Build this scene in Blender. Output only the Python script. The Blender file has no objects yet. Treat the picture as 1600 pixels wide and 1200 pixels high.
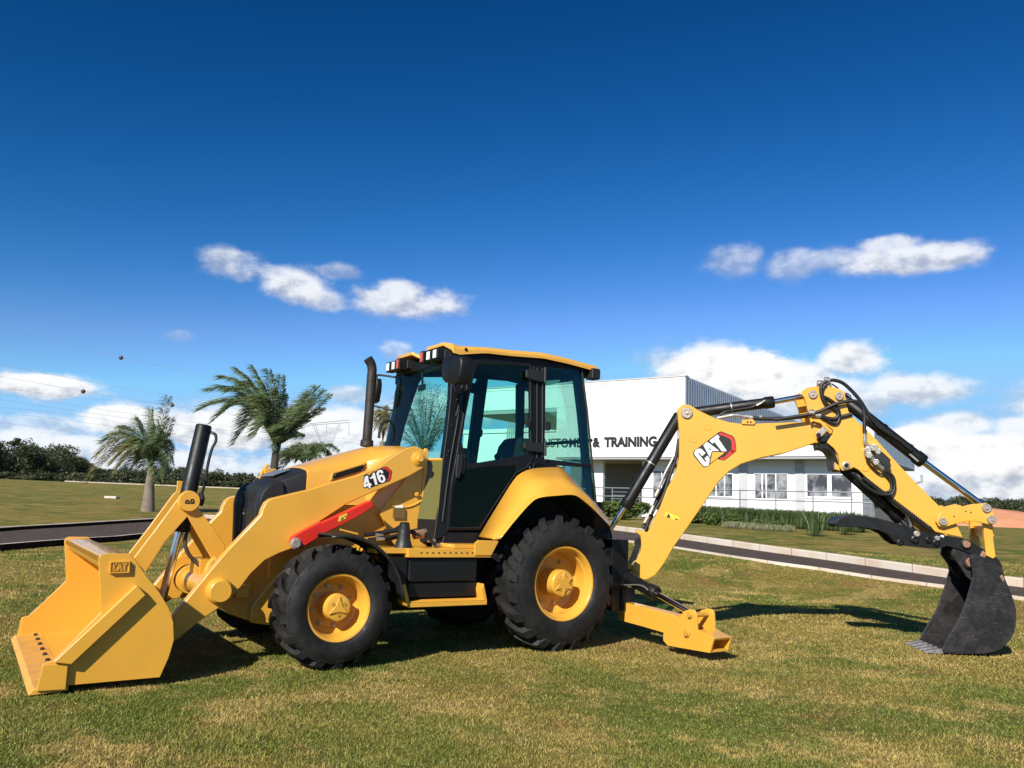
import bpy, bmesh, math, random
import numpy as np
from mathutils import Vector, Matrix
random.seed(7); rng = np.random.default_rng(7)
SC = bpy.context.scene; COL = SC.collection
R = math.radians
# ------------------------------------------------------------------ camera
FPX = 1295.0
CAM = Vector((-4.69881, -7.30497, 1.27848))
yaw, pitch, roll = R(32.95007), R(8.48247), R(2.12032)
_f = Vector((math.sin(yaw)*math.cos(pitch), math.cos(yaw)*math.cos(pitch), math.sin(pitch)))
_r = Vector((math.cos(yaw), -math.sin(yaw), 0)); _u = _r.cross(_f)
RT = math.cos(roll)*_r + math.sin(roll)*_u
UP = -math.sin(roll)*_r + math.cos(roll)*_u
FW = _f
cd = bpy.data.cameras.new('camera'); cam = bpy.data.objects.new('camera', cd); COL.objects.link(cam)
cam.matrix_world = Matrix(((RT.x, UP.x, -FW.x, CAM.x), (RT.y, UP.y, -FW.y, CAM.y), (RT.z, UP.z, -FW.z, CAM.z), (0, 0, 0, 1)))
cd.sensor_width = 36; cd.lens = 36*FPX/1600; cd.clip_start = .05; cd.clip_end = 5000
SC.camera = cam
SC.render.resolution_x = 1024; SC.render.resolution_y = 768
SC.view_settings.view_transform = 'Standard'; SC.view_settings.look = 'None'
SC.view_settings.gamma = 1; SC.view_settings.use_curve_mapping = False
SC.view_settings.exposure = 0.42
SUN_AZ, SUN_EL = -121.0, 32.5
sd = Vector((math.sin(R(SUN_AZ))*math.cos(R(SUN_EL)), math.cos(R(SUN_AZ))*math.cos(R(SUN_EL)), math.sin(R(SUN_EL))))
sl = bpy.data.lights.new('sun', 'SUN'); sl.energy = 5.0; sl.angle = R(.53); sl.color = (1, .94, .84)
so = bpy.data.objects.new('sun', sl); COL.objects.link(so); so.rotation_euler = sd.to_track_quat('Z', 'Y').to_euler()

def ray(px, py):
    d = RT*((px-800)/FPX) + UP*((600-py)/FPX) + FW
    return d
def hit(px, py, n, d):
    r = ray(px, py); n = Vector(n); t = (d-n.dot(CAM))/n.dot(r)
    return CAM + r*t
def PY(px, py, y): return hit(px, py, (0, 1, 0), y)
def PX(px, py, x): return hit(px, py, (1, 0, 0), x)
def PZ(px, py, z=0): return hit(px, py, (0, 0, 1), z)

# ------------------------------------------------------------------ node helpers
class NT:
    def __init__(s, tree): s.t = tree; s.n = tree.nodes; s.l = tree.links
    def new(s, typ, **kw):
        nd = s.n.new(typ)
        for k, v in kw.items(): setattr(nd, k, v)
        return nd
    def put(s, inp, v):
        if hasattr(v, 'is_output') or isinstance(v, bpy.types.NodeSocket): s.l.new(v, inp)
        else: inp.default_value = v
    def m(s, op, a, b=0.0, c=None, clamp=False):
        nd = s.new('ShaderNodeMath', operation=op, use_clamp=clamp)
        s.put(nd.inputs[0], a); s.put(nd.inputs[1], b)
        if c is not None: s.put(nd.inputs[2], c)
        return nd.outputs[0]
    def vm(s, op, a, b=(0, 0, 0)):
        nd = s.new('ShaderNodeVectorMath', operation=op); s.put(nd.inputs[0], a)
        if op == 'SCALE': s.put(nd.inputs[3], b)
        else: s.put(nd.inputs[1], b)
        return nd.outputs[0]
    def noise(s, vec, scale, detail=4, rough=.5, out=0, dist=0):
        nd = s.new('ShaderNodeTexNoise'); s.put(nd.inputs['Vector'], vec)
        nd.inputs['Scale'].default_value = scale; nd.inputs['Detail'].default_value = detail
        nd.inputs['Roughness'].default_value = rough; nd.inputs['Distortion'].default_value = dist
        return nd.outputs[out]
    def mix(s, fac, a, b):
        nd = s.new('ShaderNodeMix', data_type='RGBA'); s.put(nd.inputs[0], fac)
        s.put(nd.inputs[6], a); s.put(nd.inputs[7], b); return nd.outputs[2]
    def ramp(s, fac, lo, hi, a=0.0, b=1.0, smooth=True):
        nd = s.new('ShaderNodeMapRange'); nd.interpolation_type = 'SMOOTHSTEP' if smooth else 'LINEAR'
        s.put(nd.inputs[0], fac); nd.inputs[1].default_value = lo; nd.inputs[2].default_value = hi
        nd.inputs[3].default_value = a; nd.inputs[4].default_value = b; return nd.outputs[0]

# ------------------------------------------------------------------ world
W = bpy.data.worlds.new('World'); SC.world = W; W.use_nodes = True
nt = NT(W.node_tree); nt.n.clear()
out = nt.new('ShaderNodeOutputWorld'); bg = nt.new('ShaderNodeBackground')
sky = nt.new('ShaderNodeTexSky', sky_type='NISHITA'); sky.sun_disc = False
sky.sun_elevation = R(SUN_EL); sky.sun_rotation = R(SUN_AZ); sky.altitude = 600; sky.air_density = 1.0
sky.dust_density = .25; sky.ozone_density = 2.5
tc = nt.new('ShaderNodeTexCoord'); gen = tc.outputs['Generated']
sep = nt.new('ShaderNodeSeparateXYZ'); nt.l.new(gen, sep.inputs[0])
az = nt.m('ARCTAN2', sep.outputs[0], sep.outputs[1]); el = nt.m('ARCSINE', sep.outputs[2])
def azel(px, py):
    d = ray(px, py).normalized(); return math.atan2(d.x, d.y), math.asin(d.z)
# warp
cv = nt.new('ShaderNodeCombineXYZ'); nt.l.new(az, cv.inputs[0]); nt.put(cv.inputs[1], nt.m('MULTIPLY', el, 1.5))
n1 = nt.noise(cv.outputs[0], 26, 9, .60); n2 = nt.noise(cv.outputs[0], 9, 5, .55)
cv2 = nt.vm('ADD', cv.outputs[0], (-.010, .012, 0)); n1b = nt.noise(cv2, 26, 9, .60); 
clouds = [  # px centre, half width, half height, opacity
 (372, 412, 66, 30, .66), (425, 425, 50, 20, .55), (462, 447, 66, 38, .85), (500, 468, 50, 22, .7), (525, 424, 46, 16, .42), (640, 472, 112, 32, .82), (618, 455, 40, 22, .8), (618, 546, 38, 22, .5),
 (552, 618, 50, 18, .6), (70, 603, 96, 24, .97), (195, 655, 88, 32, .97), (60, 664, 90, 18, .5), (60, 694, 150, 26, .85), (280, 524, 28, 12, .22),
 (345, 672, 130, 46, .95), (470, 668, 140, 48, .97), (560, 676, 110, 54, .9), (250, 725, 360, 34, .85), (560, 720, 170, 36, .9),
 (700, 640, 130, 44, .7), (1150, 408, 60, 32, .45), (1238, 412, 60, 28, .5), (1300, 402, 60, 20, .5), (1420, 406, 122, 26, .84), (1390, 382, 50, 20, .75), (1500, 402, 40, 14, .5),
 (1140, 580, 146, 54, 1.0), (1200, 600, 150, 50, .95), (1330, 562, 62, 33, .92), (1425, 607, 95, 30, .85), (1330, 618, 90, 34, .75),
 (1500, 664, 54, 22, .85), (1597, 668, 42, 24, .85), (1440, 690, 74, 34, 1.0), (1570, 715, 170, 46, 1.0), (1510, 750, 260, 44, .95), (1230, 640, 100, 40, .75),
 (-200, 660, 150, 60, .8), (1750, 640, 150, 60, .8), (900, 640, 120, 50, .7)]
dens = None; shade = None; opac = None
for (cx, cy, hw, hh, st) in clouds:
    a0, e0 = azel(cx, cy); sa = hw/FPX; se = hh/FPX
    da = nt.m('DIVIDE', nt.m('SUBTRACT', az, a0), sa); de = nt.m('DIVIDE', nt.m('SUBTRACT', el, e0), se)
    r = nt.m('SQRT', nt.m('ADD', nt.m('MULTIPLY', da, da), nt.m('MULTIPLY', de, de)))
    v = nt.m('MINIMUM', nt.m('SUBTRACT', 1.0, r), .55)
    o_ = nt.m('MULTIPLY', nt.ramp(r, .5, 1.5, 1, 0), st)
    s_ = nt.m('MULTIPLY', nt.ramp(r, .4, 1.2, 1, 0), nt.m('ADD', nt.m('MULTIPLY', de, 1.0), .25))
    dens = v if dens is None else nt.m('SMOOTH_MAX', dens, v, .12)
    opac = o_ if opac is None else nt.m('MAXIMUM', opac, o_)
    shade = s_ if shade is None else nt.m('ADD', shade, s_)
edge = nt.m('ADD', nt.m('MULTIPLY', nt.m('SUBTRACT', n1, .5), 1.25), nt.m('MULTIPLY', nt.m('SUBTRACT', n2, .5), 1.1))
dd = nt.m('ADD', dens, edge)
crisp = nt.ramp(opac, .86, .98)
cov = nt.m('MULTIPLY', nt.m('ADD', nt.m('MULTIPLY', nt.ramp(dd, -.06, .58), nt.m('SUBTRACT', 1.0, crisp)), nt.m('MULTIPLY', nt.ramp(dd, .06, .30), crisp)), opac)
hz = nt.ramp(el, -.02, .075, 1.0, 0.0)
cov = nt.m('MAXIMUM', cov, nt.m('MULTIPLY', hz, nt.ramp(n2, .35, .62, .15, .8)))
lit = nt.m('ADD', nt.m('MULTIPLY', nt.m('SUBTRACT', n1, n1b), 1.5), nt.m('MULTIPLY', shade, .36))
lit = nt.ramp(nt.m('ADD', lit, nt.m('MULTIPLY', nt.m('SUBTRACT', opac, .85), .5)), -.36, .30)
SKYS = .1
ccol = nt.mix(lit, (.36/SKYS, .39/SKYS, .46/SKYS, 1), (.76/SKYS, .76/SKYS, .76/SKYS, 1))
# deepen the clear sky: contrast on the physical sky's own colours
gm = nt.new('ShaderNodeGamma'); gm.inputs[1].default_value = 1.75; nt.l.new(nt.vm('SCALE', sky.outputs[0], SKYS), gm.inputs[0])
c1 = nt.vm('MULTIPLY', gm.outputs[0], (1.20, 1.42, 1.46)); s3 = nt.new('ShaderNodeSeparateXYZ'); nt.l.new(c1, s3.inputs[0])
rc = nt.m('MINIMUM', nt.m('MULTIPLY', nt.m('POWER', s3.outputs[0], 2.25), 19.0), nt.m('MULTIPLY', s3.outputs[1], .40))
c3 = nt.new('ShaderNodeCombineXYZ'); nt.l.new(rc, c3.inputs[0]); nt.l.new(nt.m('MULTIPLY', nt.m('POWER', s3.outputs[1], 1.10), 1.08), c3.inputs[1]); nt.l.new(s3.outputs[2], c3.inputs[2])
clear = nt.vm('SCALE', nt.vm('MINIMUM', c3.outputs[0], (.22, .46, .74)), 1/SKYS)
skyc = nt.mix(cov, clear, ccol)
nt.l.new(skyc, bg.inputs[0]); bg.inputs[1].default_value = SKYS; nt.l.new(bg.outputs[0], out.inputs[0])

# ------------------------------------------------------------------ materials
def mat(name, col, rough=.5, metal=0, coat=0, bump=0, bscale=60, var=.0, vscale=3, spec=.5, dirt=None):
    m = bpy.data.materials.new(name); m.use_nodes = True; t = NT(m.node_tree); b = t.n['Principled BSDF']
    b.inputs['Base Color'].default_value = (*col, 1); b.inputs['Roughness'].default_value = rough
    b.inputs['Metallic'].default_value = metal; b.inputs['Coat Weight'].default_value = coat
    b.inputs['Specular IOR Level'].default_value = spec
    g = t.new('ShaderNodeNewGeometry').outputs['Position']
    if var:
        n = t.noise(g, vscale, 5, .6); c2 = dirt or tuple(c*(1-var) for c in col)
        f = t.ramp(n, .38, .68)
        t.put(b.inputs['Base Color'], t.mix(f, (*col, 1), (*c2, 1)))
        t.put(b.inputs['Roughness'], t.ramp(t.noise(g, vscale*4, 4), .3, .7, rough*.85, min(1, rough*1.2)))
    if bump:
        bn = t.new('ShaderNodeBump'); bn.inputs['Strength'].default_value = bump; bn.inputs['Distance'].default_value = .01
        t.l.new(t.noise(g, bscale, 5, .6), bn.inputs['Height']); t.l.new(bn.outputs[0], b.inputs['Normal'])
    return m
YEL = mat('yellow_paint', (.72, .368, .046), .30, coat=.4, var=.08, vscale=2.0, bump=.04, bscale=14)
YELW = mat('yellow_weld', (.58, .30, .04), .5, var=.15)
BLK = mat('black_paint', (.006, .006, .0065), .45, coat=.0, spec=.4, var=.2, bump=.03)
PLAS = mat('black_plastic', (.014, .014, .0145), .5, var=.15, bump=.08, bscale=200)
DARK = mat('dark_cavity', (.006, .006, .006), .8)
HOSE = mat('rubber_hose', (.008, .008, .008), .5, bump=.1, bscale=300)
CHR = mat('chrome_rod', (.75, .74, .72), .16, metal=1)
ZINC = mat('zinc_steel', (.55, .52, .48), .38, metal=.8, var=.3, vscale=30)
PIN = mat('pin_steel', (.50, .42, .35), .45, metal=.5, var=.3, vscale=40)
RUST = mat('rusty_pin', (.38, .20, .12), .6, metal=.3, var=.4, vscale=40)
RED = mat('red_paint', (.62, .022, .012), .38, coat=.2, var=.1)
EXH = mat('exhaust_steel', (.05, .042, .038), .55, metal=.5, var=.4, vscale=12, bump=.05)
WHT = mat('white_print', (.85, .85, .85), .5)
BPR = mat('black_print', (.01, .01, .01), .5)
RPR = mat('red_print', (.60, .03, .02), .45)
WARN = mat('warning_yellow', (.75, .52, .05), .5)
LENS = mat('clear_lens', (.80, .80, .80), .2)
AMB = mat('amber_lens', (.55, .09, .03), .25, coat=.5)
SEATM = mat('seat_fabric', (.018, .02, .022), .85, bump=.2)
def tyre_mat():
    m = mat('tyre_rubber', (.0085, .0083, .0082), .62, var=.35, vscale=6, bump=.12, bscale=90, dirt=(.019, .0175, .016), spec=.35); return m
TYR = tyre_mat()
def bucket_mat():
    m = mat('worn_black_steel', (.013, .013, .0135), .38, metal=.1, var=.5, vscale=5, bump=.1, bscale=40, dirt=(.034, .030, .030)); t = NT(m.node_tree)
    b = t.n['Principled BSDF']; g = t.new('ShaderNodeNewGeometry').outputs['Position']
    mp = t.new('ShaderNodeMapping'); t.l.new(g, mp.inputs[0]); mp.inputs['Scale'].default_value = (3, 3, 28); mp.inputs['Rotation'].default_value = (.3, .5, .2)
    sc = t.ramp(t.noise(mp.outputs[0], 3.2, 8, .72), .60, .68)
    old = b.inputs['Base Color'].links[0].from_socket
    t.put(b.inputs['Base Color'], t.mix(t.m('MULTIPLY', sc, .5), old, (.22, .20, .19, 1))); return m
WORN = bucket_mat()
TOOTH = mat('tooth_steel', (.24, .22, .22), .5, metal=.4, var=.4, vscale=30)
def glass(name, col, refl=.5):
    m = bpy.data.materials.new(name); m.use_nodes = True; t = NT(m.node_tree); t.n.remove(t.n['Principled BSDF'])
    o = t.n['Material Output']; tr = t.new('ShaderNodeBsdfTransparent'); tr.inputs[0].default_value = (*col, 1)
    gl = t.new('ShaderNodeBsdfGlossy'); gl.inputs['Roughness'].default_value = .02; gl.inputs[0].default_value = (.9, .95, .95, 1)
    fr = t.new('ShaderNodeFresnel'); fr.inputs[0].default_value = 1.5
    mx = t.new('ShaderNodeMixShader'); t.put(mx.inputs[0], t.m('MULTIPLY', fr.outputs[0], refl, clamp=True))
    t.l.new(tr.outputs[0], mx.inputs[1]); t.l.new(gl.outputs[0], mx.inputs[2]); t.l.new(mx.outputs[0], o.inputs[0]); return m
GLS = glass('teal_glass', (.74, .95, .90), .45)
GLSD = glass('dark_tinted_glass', (.22, .34, .28), 1.0)

# ------------------------------------------------------------------ mesh helpers
def obj(name, bm, m, parent=None, bevel=0, smooth=35, seg=2, recalc=True):
    if parent and parent.parent and parent.parent.parent: parent = parent.parent
    if recalc: bmesh.ops.recalc_face_normals(bm, faces=bm.faces)
    me = bpy.data.meshes.new(name); bm.to_mesh(me); bm.free()
    ms = m if isinstance(m, (list, tuple)) else [m]
    for x in ms: me.materials.append(x)
    if smooth:
        me.polygons.foreach_set('use_smooth', [True]*len(me.polygons))
        me.set_sharp_from_angle(angle=R(smooth))
    o = bpy.data.objects.new(name, me); COL.objects.link(o)
    if parent: o.parent = parent
    if bevel:
        b = o.modifiers.new('bevel', 'BEVEL'); b.width = bevel; b.segments = seg; b.limit_method = 'ANGLE'; b.angle_limit = R(40); b.harden_normals = True
    return o
def B(): return bmesh.new()
def empty(name, loc=(0, 0, 0), **kw):
    o = bpy.data.objects.new(name, None); COL.objects.link(o); o.location = loc
    for k, v in kw.items(): o[k] = v
    return o
def tag(o, **kw):
    for k, v in kw.items(): o[k] = v
    return o
def poly(bm, pts, vec, mi=0):
    """closed prism from a 3d outline swept along vec"""
    vec = Vector(vec); a = [bm.verts.new(p) for p in pts]; b = [bm.verts.new(Vector(p)+vec) for p in pts]; n = len(a)
    fs = [bm.faces.new(a), bm.faces.new(b[::-1])]
    for i in range(n): fs.append(bm.faces.new((a[i], b[i], b[(i+1) % n], a[(i+1) % n])))
    for f in fs: f.material_index = mi
    return fs
def hexa(bm, p):  # 8 points, bottom 4 then top 4
    v = [bm.verts.new(q) for q in p]
    for f in ((0, 3, 2, 1), (4, 5, 6, 7), (0, 1, 5, 4), (1, 2, 6, 5), (2, 3, 7, 6), (3, 0, 4, 7)): bm.faces.new([v[i] for i in f])
def box(bm, x0, x1, y0, y1, z0, z1):
    hexa(bm, [(x0, y0, z0), (x1, y0, z0), (x1, y1, z0), (x0, y1, z0), (x0, y0, z1), (x1, y0, z1), (x1, y1, z1), (x0, y1, z1)])
def frame_of(d):
    d = Vector(d).normalized(); a = Vector((0, 0, 1)) if abs(d.z) < .9 else Vector((1, 0, 0))
    u = d.cross(a).normalized(); return u, d.cross(u).normalized()
def cyl(bm, p0, p1, r0, r1=None, seg=20, caps=True):
    r1 = r0 if r1 is None else r1; p0 = Vector(p0); p1 = Vector(p1); u, v = frame_of(p1-p0)
    A = []; Bv = []
    for i in range(seg):
        t = 2*math.pi*i/seg; c = u*math.cos(t)+v*math.sin(t)
        A.append(bm.verts.new(p0+c*r0)); Bv.append(bm.verts.new(p1+c*r1))
    for i in range(seg): bm.faces.new((A[i], A[(i+1) % seg], Bv[(i+1) % seg], Bv[i]))
    if caps: bm.faces.new(A[::-1]); bm.faces.new(Bv)
def lathe(bm, prof, o, axis, seg=48, closed=False):
    """prof: (radius, offset along axis)"""
    o = Vector(o); d = Vector(axis).normalized(); u, v = frame_of(d); rings = []
    for (r, h) in prof:
        if r < 1e-6: rings.append([bm.verts.new(o+d*h)]); continue
        rings.append([bm.verts.new(o+d*h+(u*math.cos(2*math.pi*i/seg)+v*math.sin(2*math.pi*i/seg))*r) for i in range(seg)])
    for a, b in zip(rings, rings[1:]+([rings[0]] if closed else [])):
        for i in range(seg):
            j = (i+1) % seg
            if len(a) == 1 and len(b) == 1: continue
            if len(a) == 1: bm.faces.new((a[0], b[i], b[j]))
            elif len(b) == 1: bm.faces.new((a[i], a[j], b[0]))
            else: bm.faces.new((a[i], a[j], b[j], b[i]))
def spline(pts, n=6):
    pts = [Vector(p) for p in pts]; P = [pts[0]*2-pts[1]]+pts+[pts[-1]*2-pts[-2]]; out = []
    for i in range(1, len(P)-2):
        for k in range(n):
            t = k/n; a, b, c, d = P[i-1], P[i], P[i+1], P[i+2]
            out.append(.5*((2*b)+(c-a)*t+(2*a-5*b+4*c-d)*t*t+(3*b-a-3*c+d)*t**3))
    out.append(pts[-1]); return out
def tube(bm, pts, r, seg=10, n=6, smooth=True, taper=None):
    P = spline(pts, n) if smooth and len(pts) > 2 else [Vector(p) for p in pts]
    prev = None; rings = []; u = None
    for i, p in enumerate(P):
        d = (P[min(i+1, len(P)-1)]-P[max(i-1, 0)]).normalized()
        if u is None: u, v = frame_of(d)
        else: u = (u-d*u.dot(d)).normalized(); v = d.cross(u)
        rr = r if taper is None else r*(1+(taper-1)*i/(len(P)-1))
        rings.append([bm.verts.new(p+(u*math.cos(2*math.pi*k/seg)+v*math.sin(2*math.pi*k/seg))*rr) for k in range(seg)])
    for a, b in zip(rings, rings[1:]):
        for k in range(seg): bm.faces.new((a[k], a[(k+1) % seg], b[(k+1) % seg], b[k]))
    bm.faces.new(rings[0][::-1]); bm.faces.new(rings[-1])
def loft(bm, rows, close=False):
    V = [[bm.verts.new(p) for p in r] for r in rows]
    for a, b in zip(V, V[1:]):
        n = len(a)
        for i in range(n if close else n-1): bm.faces.new((a[i], a[(i+1) % n], b[(i+1) % n], b[i]))
    return V
def mirY(p): return Vector((p[0], -p[1], p[2]))

# ================================================================== TERRAIN
def sstep(a, b, x):
    t = np.clip((x-a)/(b-a), 0, 1); return t*t*(3-2*t)
HD = np.array([0, 9.0, 12.5, 19, 25, 34, 40, 80, 160, 1200]); HZ = np.array([0, 0, .26, .46, .66, .98, 1.05, 1.15, 1.2, 1.2])
LD = np.array([0, 25, 36, 62, 118, 200, 1200]); LZ = np.array([0, 0, .45, 1.15, 2.45, 2.7, 2.8])
def gz(x, y):
    x = np.asarray(x, float); y = np.asarray(y, float); dx = x-CAM.x; dy = y-CAM.y
    a = np.degrees(np.arctan2(dx, dy)); d = dx*math.sin(yaw)+dy*math.cos(yaw); dl = np.hypot(dx, dy)
    w = sstep(20, 44, a)*(1-sstep(110, 150, a))
    wl = 1-w
    near = 1-sstep(2.2, 5.0, np.hypot(np.maximum(np.abs(x-.3)-4.6, 0), np.maximum(np.abs(y)-1.2, 0)))
    return (w*np.interp(d, HD, HZ)+wl*np.interp(dl, LD, LZ))*(1-near)
def PG(px, py, off=0.0):
    r = ray(px, py); lo = 1.0; t = 1.0; step = .15
    while t < 900:
        p = CAM+r*t
        if p.z < float(gz(p.x, p.y))+off: break
        lo = t; t += step; step *= 1.03
    hi = t
    for _ in range(30):
        m = (lo+hi)/2; p = CAM+r*m
        if p.z < float(gz(p.x, p.y))+off: hi = m
        else: lo = m
    p = CAM+r*hi; return p
def at_az(px, dist):
    """ground point in the azimuth of an image column at a horizontal distance"""
    r = ray(px, 770+.037*(px-800)+16); r.z = 0; r.normalize(); p = CAM+r*dist; return Vector((p.x, p.y, float(gz(p.x, p.y))))
def grass_color(t, g, bright=1.0):
    def c(*v): return (*[x*bright for x in v], 1)
    a = t.noise(g, .38, 6, .65); b = t.noise(g, 1.3, 5, .65); f = t.noise(g, 14, 3, .6); w = t.noise(t.vm('ADD', g, (31, 7, 0)), .8, 4, .65)
    col = t.mix(t.ramp(a, .43, .56), c(.080, .108, .014), c(.225, .165, .040))
    col = t.mix(t.m('MULTIPLY', t.ramp(b, .48, .62), .9), col, c(.36, .245, .085))
    col = t.mix(t.m('MULTIPLY', t.ramp(w, .57, .66), .7), col, c(.25, .125, .050))
    return t.mix(t.ramp(f, .30, .72), t.mix(.45, col, c(.05, .06, .008)), t.mix(.12, col, c(.42, .36, .11)))
def ground_mat():
    m = bpy.data.materials.new('lawn_ground'); m.use_nodes = True; t = NT(m.node_tree); b = t.n['Principled BSDF']
    g = t.new('ShaderNodeNewGeometry').outputs['Position']
    col = grass_color(t, g, 1.35)
    big = t.noise(g, .12, 4, .6); col = t.mix(t.m('MULTIPLY', t.ramp(big, .42, .66), .4), col, (.15, .15, .04, 1))
    fine = t.noise(g, 55, 4, .7); col = t.mix(t.ramp(fine, .35, .65), t.mix(.3, col, (.035, .036, .01, 1)), col)
    t.put(b.inputs['Base Color'], col); b.inputs['Roughness'].default_value = .95; b.inputs['Specular IOR Level'].default_value = .1
    bn = t.new('ShaderNodeBump'); bn.inputs['Strength'].default_value = .8; bn.inputs['Distance'].default_value = .05
    t.l.new(t.noise(g, 30, 6, .75), bn.inputs['Height']); t.l.new(bn.outputs[0], b.inputs['Normal']); return m
GRD = ground_mat()
def blade_mat():
    m = bpy.data.materials.new('grass_blade'); m.use_nodes = True; t = NT(m.node_tree); b = t.n['Principled BSDF']
    g = t.new('ShaderNodeNewGeometry').outputs['Position']; col = grass_color(t, g, 1.5)
    sp = t.noise(g, 120, 2, .5); col = t.mix(t.ramp(sp, .52, .75), col, (.55, .50, .22, 1))  # pale speck highlights put into the blade colour
    t.put(b.inputs['Base Color'], col); b.inputs['Roughness'].default_value = .7; b.inputs['Specular IOR Level'].default_value = .08
    return m
def np_mesh(name, verts, faces, m, parent=None, smooth=False):
    me = bpy.data.meshes.new(name); nv = len(verts); nf, k = faces.shape
    me.vertices.add(nv); me.vertices.foreach_set('co', verts.astype(np.float32).ravel())
    me.loops.add(nf*k); me.loops.foreach_set('vertex_index', faces.astype(np.int32).ravel())
    me.polygons.add(nf); me.polygons.foreach_set('loop_start', np.arange(0, nf*k, k, dtype=np.int32))
    me.polygons.foreach_set('use_smooth', np.full(nf, smooth)); me.update(calc_edges=True)
    ms = m if isinstance(m, (list, tuple)) else [m]
    for x in ms: me.materials.append(x)
    o = bpy.data.objects.new(name, me); COL.objects.link(o)
    if parent: o.parent = parent
    return o
# ground sheet, polar grid
rr = np.concatenate([[0.01], np.geomspace(.6, 1400, 230)]); aa = np.linspace(0, 2*np.pi, 361)[:-1]
X = CAM.x+np.outer(rr, np.sin(aa)); Y = CAM.y+np.outer(rr, np.cos(aa)); Z = gz(X, Y)
V = np.stack([X, Y, Z], -1).reshape(-1, 3); n = len(aa)
I, J = np.meshgrid(np.arange(len(rr)-1), np.arange(n), indexing='ij'); J2 = (J+1) % n
F = np.stack([I*n+J, (I+1)*n+J, (I+1)*n+J2, I*n+J2], -1).reshape(-1, 4)
np_mesh('ground', V, F[:, ::-1], GRD, smooth=True)['kind'] = 'structure'
# mown grass blades, near the camera only
def blades():
    P = []; bands = [(2.6, 5.5, 8500, 1.0), (5.5, 8, 4200, 1.15), (8, 11, 2300, 1.5), (11, 15, 1100, 2.0), (15, 22, 420, 2.8)]
    vs = []
    for (d0, d1, den, s) in bands:
        hw = R(36); area = hw*2*(d1*d1-d0*d0)/2; N = int(area*den)
        a = yaw+rng.uniform(-hw, hw, N); d = np.sqrt(rng.uniform(d0*d0, d1*d1, N))
        x = CAM.x+d*np.sin(a); y = CAM.y+d*np.cos(a)
        keep = np.ones(N, bool)
        dep = (x-CAM.x)*math.sin(yaw)+(y-CAM.y)*math.cos(yaw); azd = np.degrees(np.arctan2(x-CAM.x, y-CAM.y))
        keep &= ~in_road(x, y)
        x = x[keep]; y = y[keep]; N = len(x); z = gz(x, y)
        patch = np.sin(x*2.1+np.cos(y*1.7)*2)*np.cos(y*2.6-x)*.25
        h = rng.uniform(.007, .021, N)*(1+patch)*(.75+.25*s); w = rng.uniform(.0016, .0034, N)*s*1.15; th = rng.uniform(0, 2*np.pi, N)
        lx = rng.normal(0, .8, N)*h; ly = rng.normal(0, .8, N)*h
        c = np.cos(th)*w; s2 = np.sin(th)*w
        vs.append(np.stack([np.stack([x-c, y-s2, z-.004], -1), np.stack([x+c, y+s2, z-.004], -1), np.stack([x+lx, y+ly, z+h], -1)], 1))
    v = np.concatenate(vs).reshape(-1, 3); f = np.arange(len(v)).reshape(-1, 3)
    o = np_mesh('grass', v, f, blade_mat()); tag(o, kind='stuff', label='short mown grass with dry tan patches over the whole lawn', category='grass')
# ------------------------------------------------------------------ road with kerbs
ASPH = mat('asphalt', (.088, .068, .058), .95, spec=.1, bump=.5, bscale=120, var=.25, vscale=4)
CONC = mat('kerb_concrete', (.62, .55, .46), .9, bump=.3, bscale=60, var=.22, vscale=1.2, dirt=(.55, .42, .31))
KDRK = mat('dark_brown_kerb_face', (.022, .011, .008), .95, spec=.1, bump=.3, bscale=60, var=.3, vscale=2)  # plain dark brown for the upright kerb faces at the left
near_px = [(1760, 960), (1600, 937), (1484, 919), (1300, 893), (1180, 876), (1070, 859), (960, 844), (880, 833)]
far_px = [(1760, 944), (1600, 921), (1484, 906), (1300, 878.5), (1180, 861.5), (1070, 845), (960, 830), (880, 819)]
nearR = [PG(*p) for p in near_px]; farR = [PG(*p) for p in far_px]
nearL = [PG(*p) for p in [(-160, 877), (0, 860), (120, 849.5), (230, 840), (330, 834.5)]]; farL = [PG(*p) for p in [(-160, 845), (0, 832), (120, 824), (245, 816), (340, 812)]]
KJ = mat('kerb_joint', (.16, .13, .10), .95)
def road_side(a, b, n=16):
    return spline(a+b, n)
nearP = road_side(nearL, nearR[::-1]); farP = road_side(farL, farR[::-1])
NR = np.array([(p.x, p.y) for p in nearP]); FR = np.array([(p.x, p.y) for p in farP])
RPOLY = np.concatenate([NR, FR[::-1]])
def in_road(x, y):
    ins = np.zeros(len(x), bool); P = RPOLY; j = len(P)-1
    for i in range(len(P)):
        xi, yi = P[i]; xj, yj = P[j]
        c = ((yi > y) != (yj > y)) & (x < (xj-xi)*(y-yi)/(yj-yi+1e-12)+xi); ins ^= c; j = i
    return ins
bm = B(); rows = []
for p, q in zip(nearP, farP):
    row = []
    for k in range(5):
        w = p.lerp(q, k/4); row.append((w.x, w.y, float(gz(w.x, w.y))+.03))
    rows.append(row)
loft(bm, rows); tag(obj('road', bm, ASPH, smooth=60), kind='structure')
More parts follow.
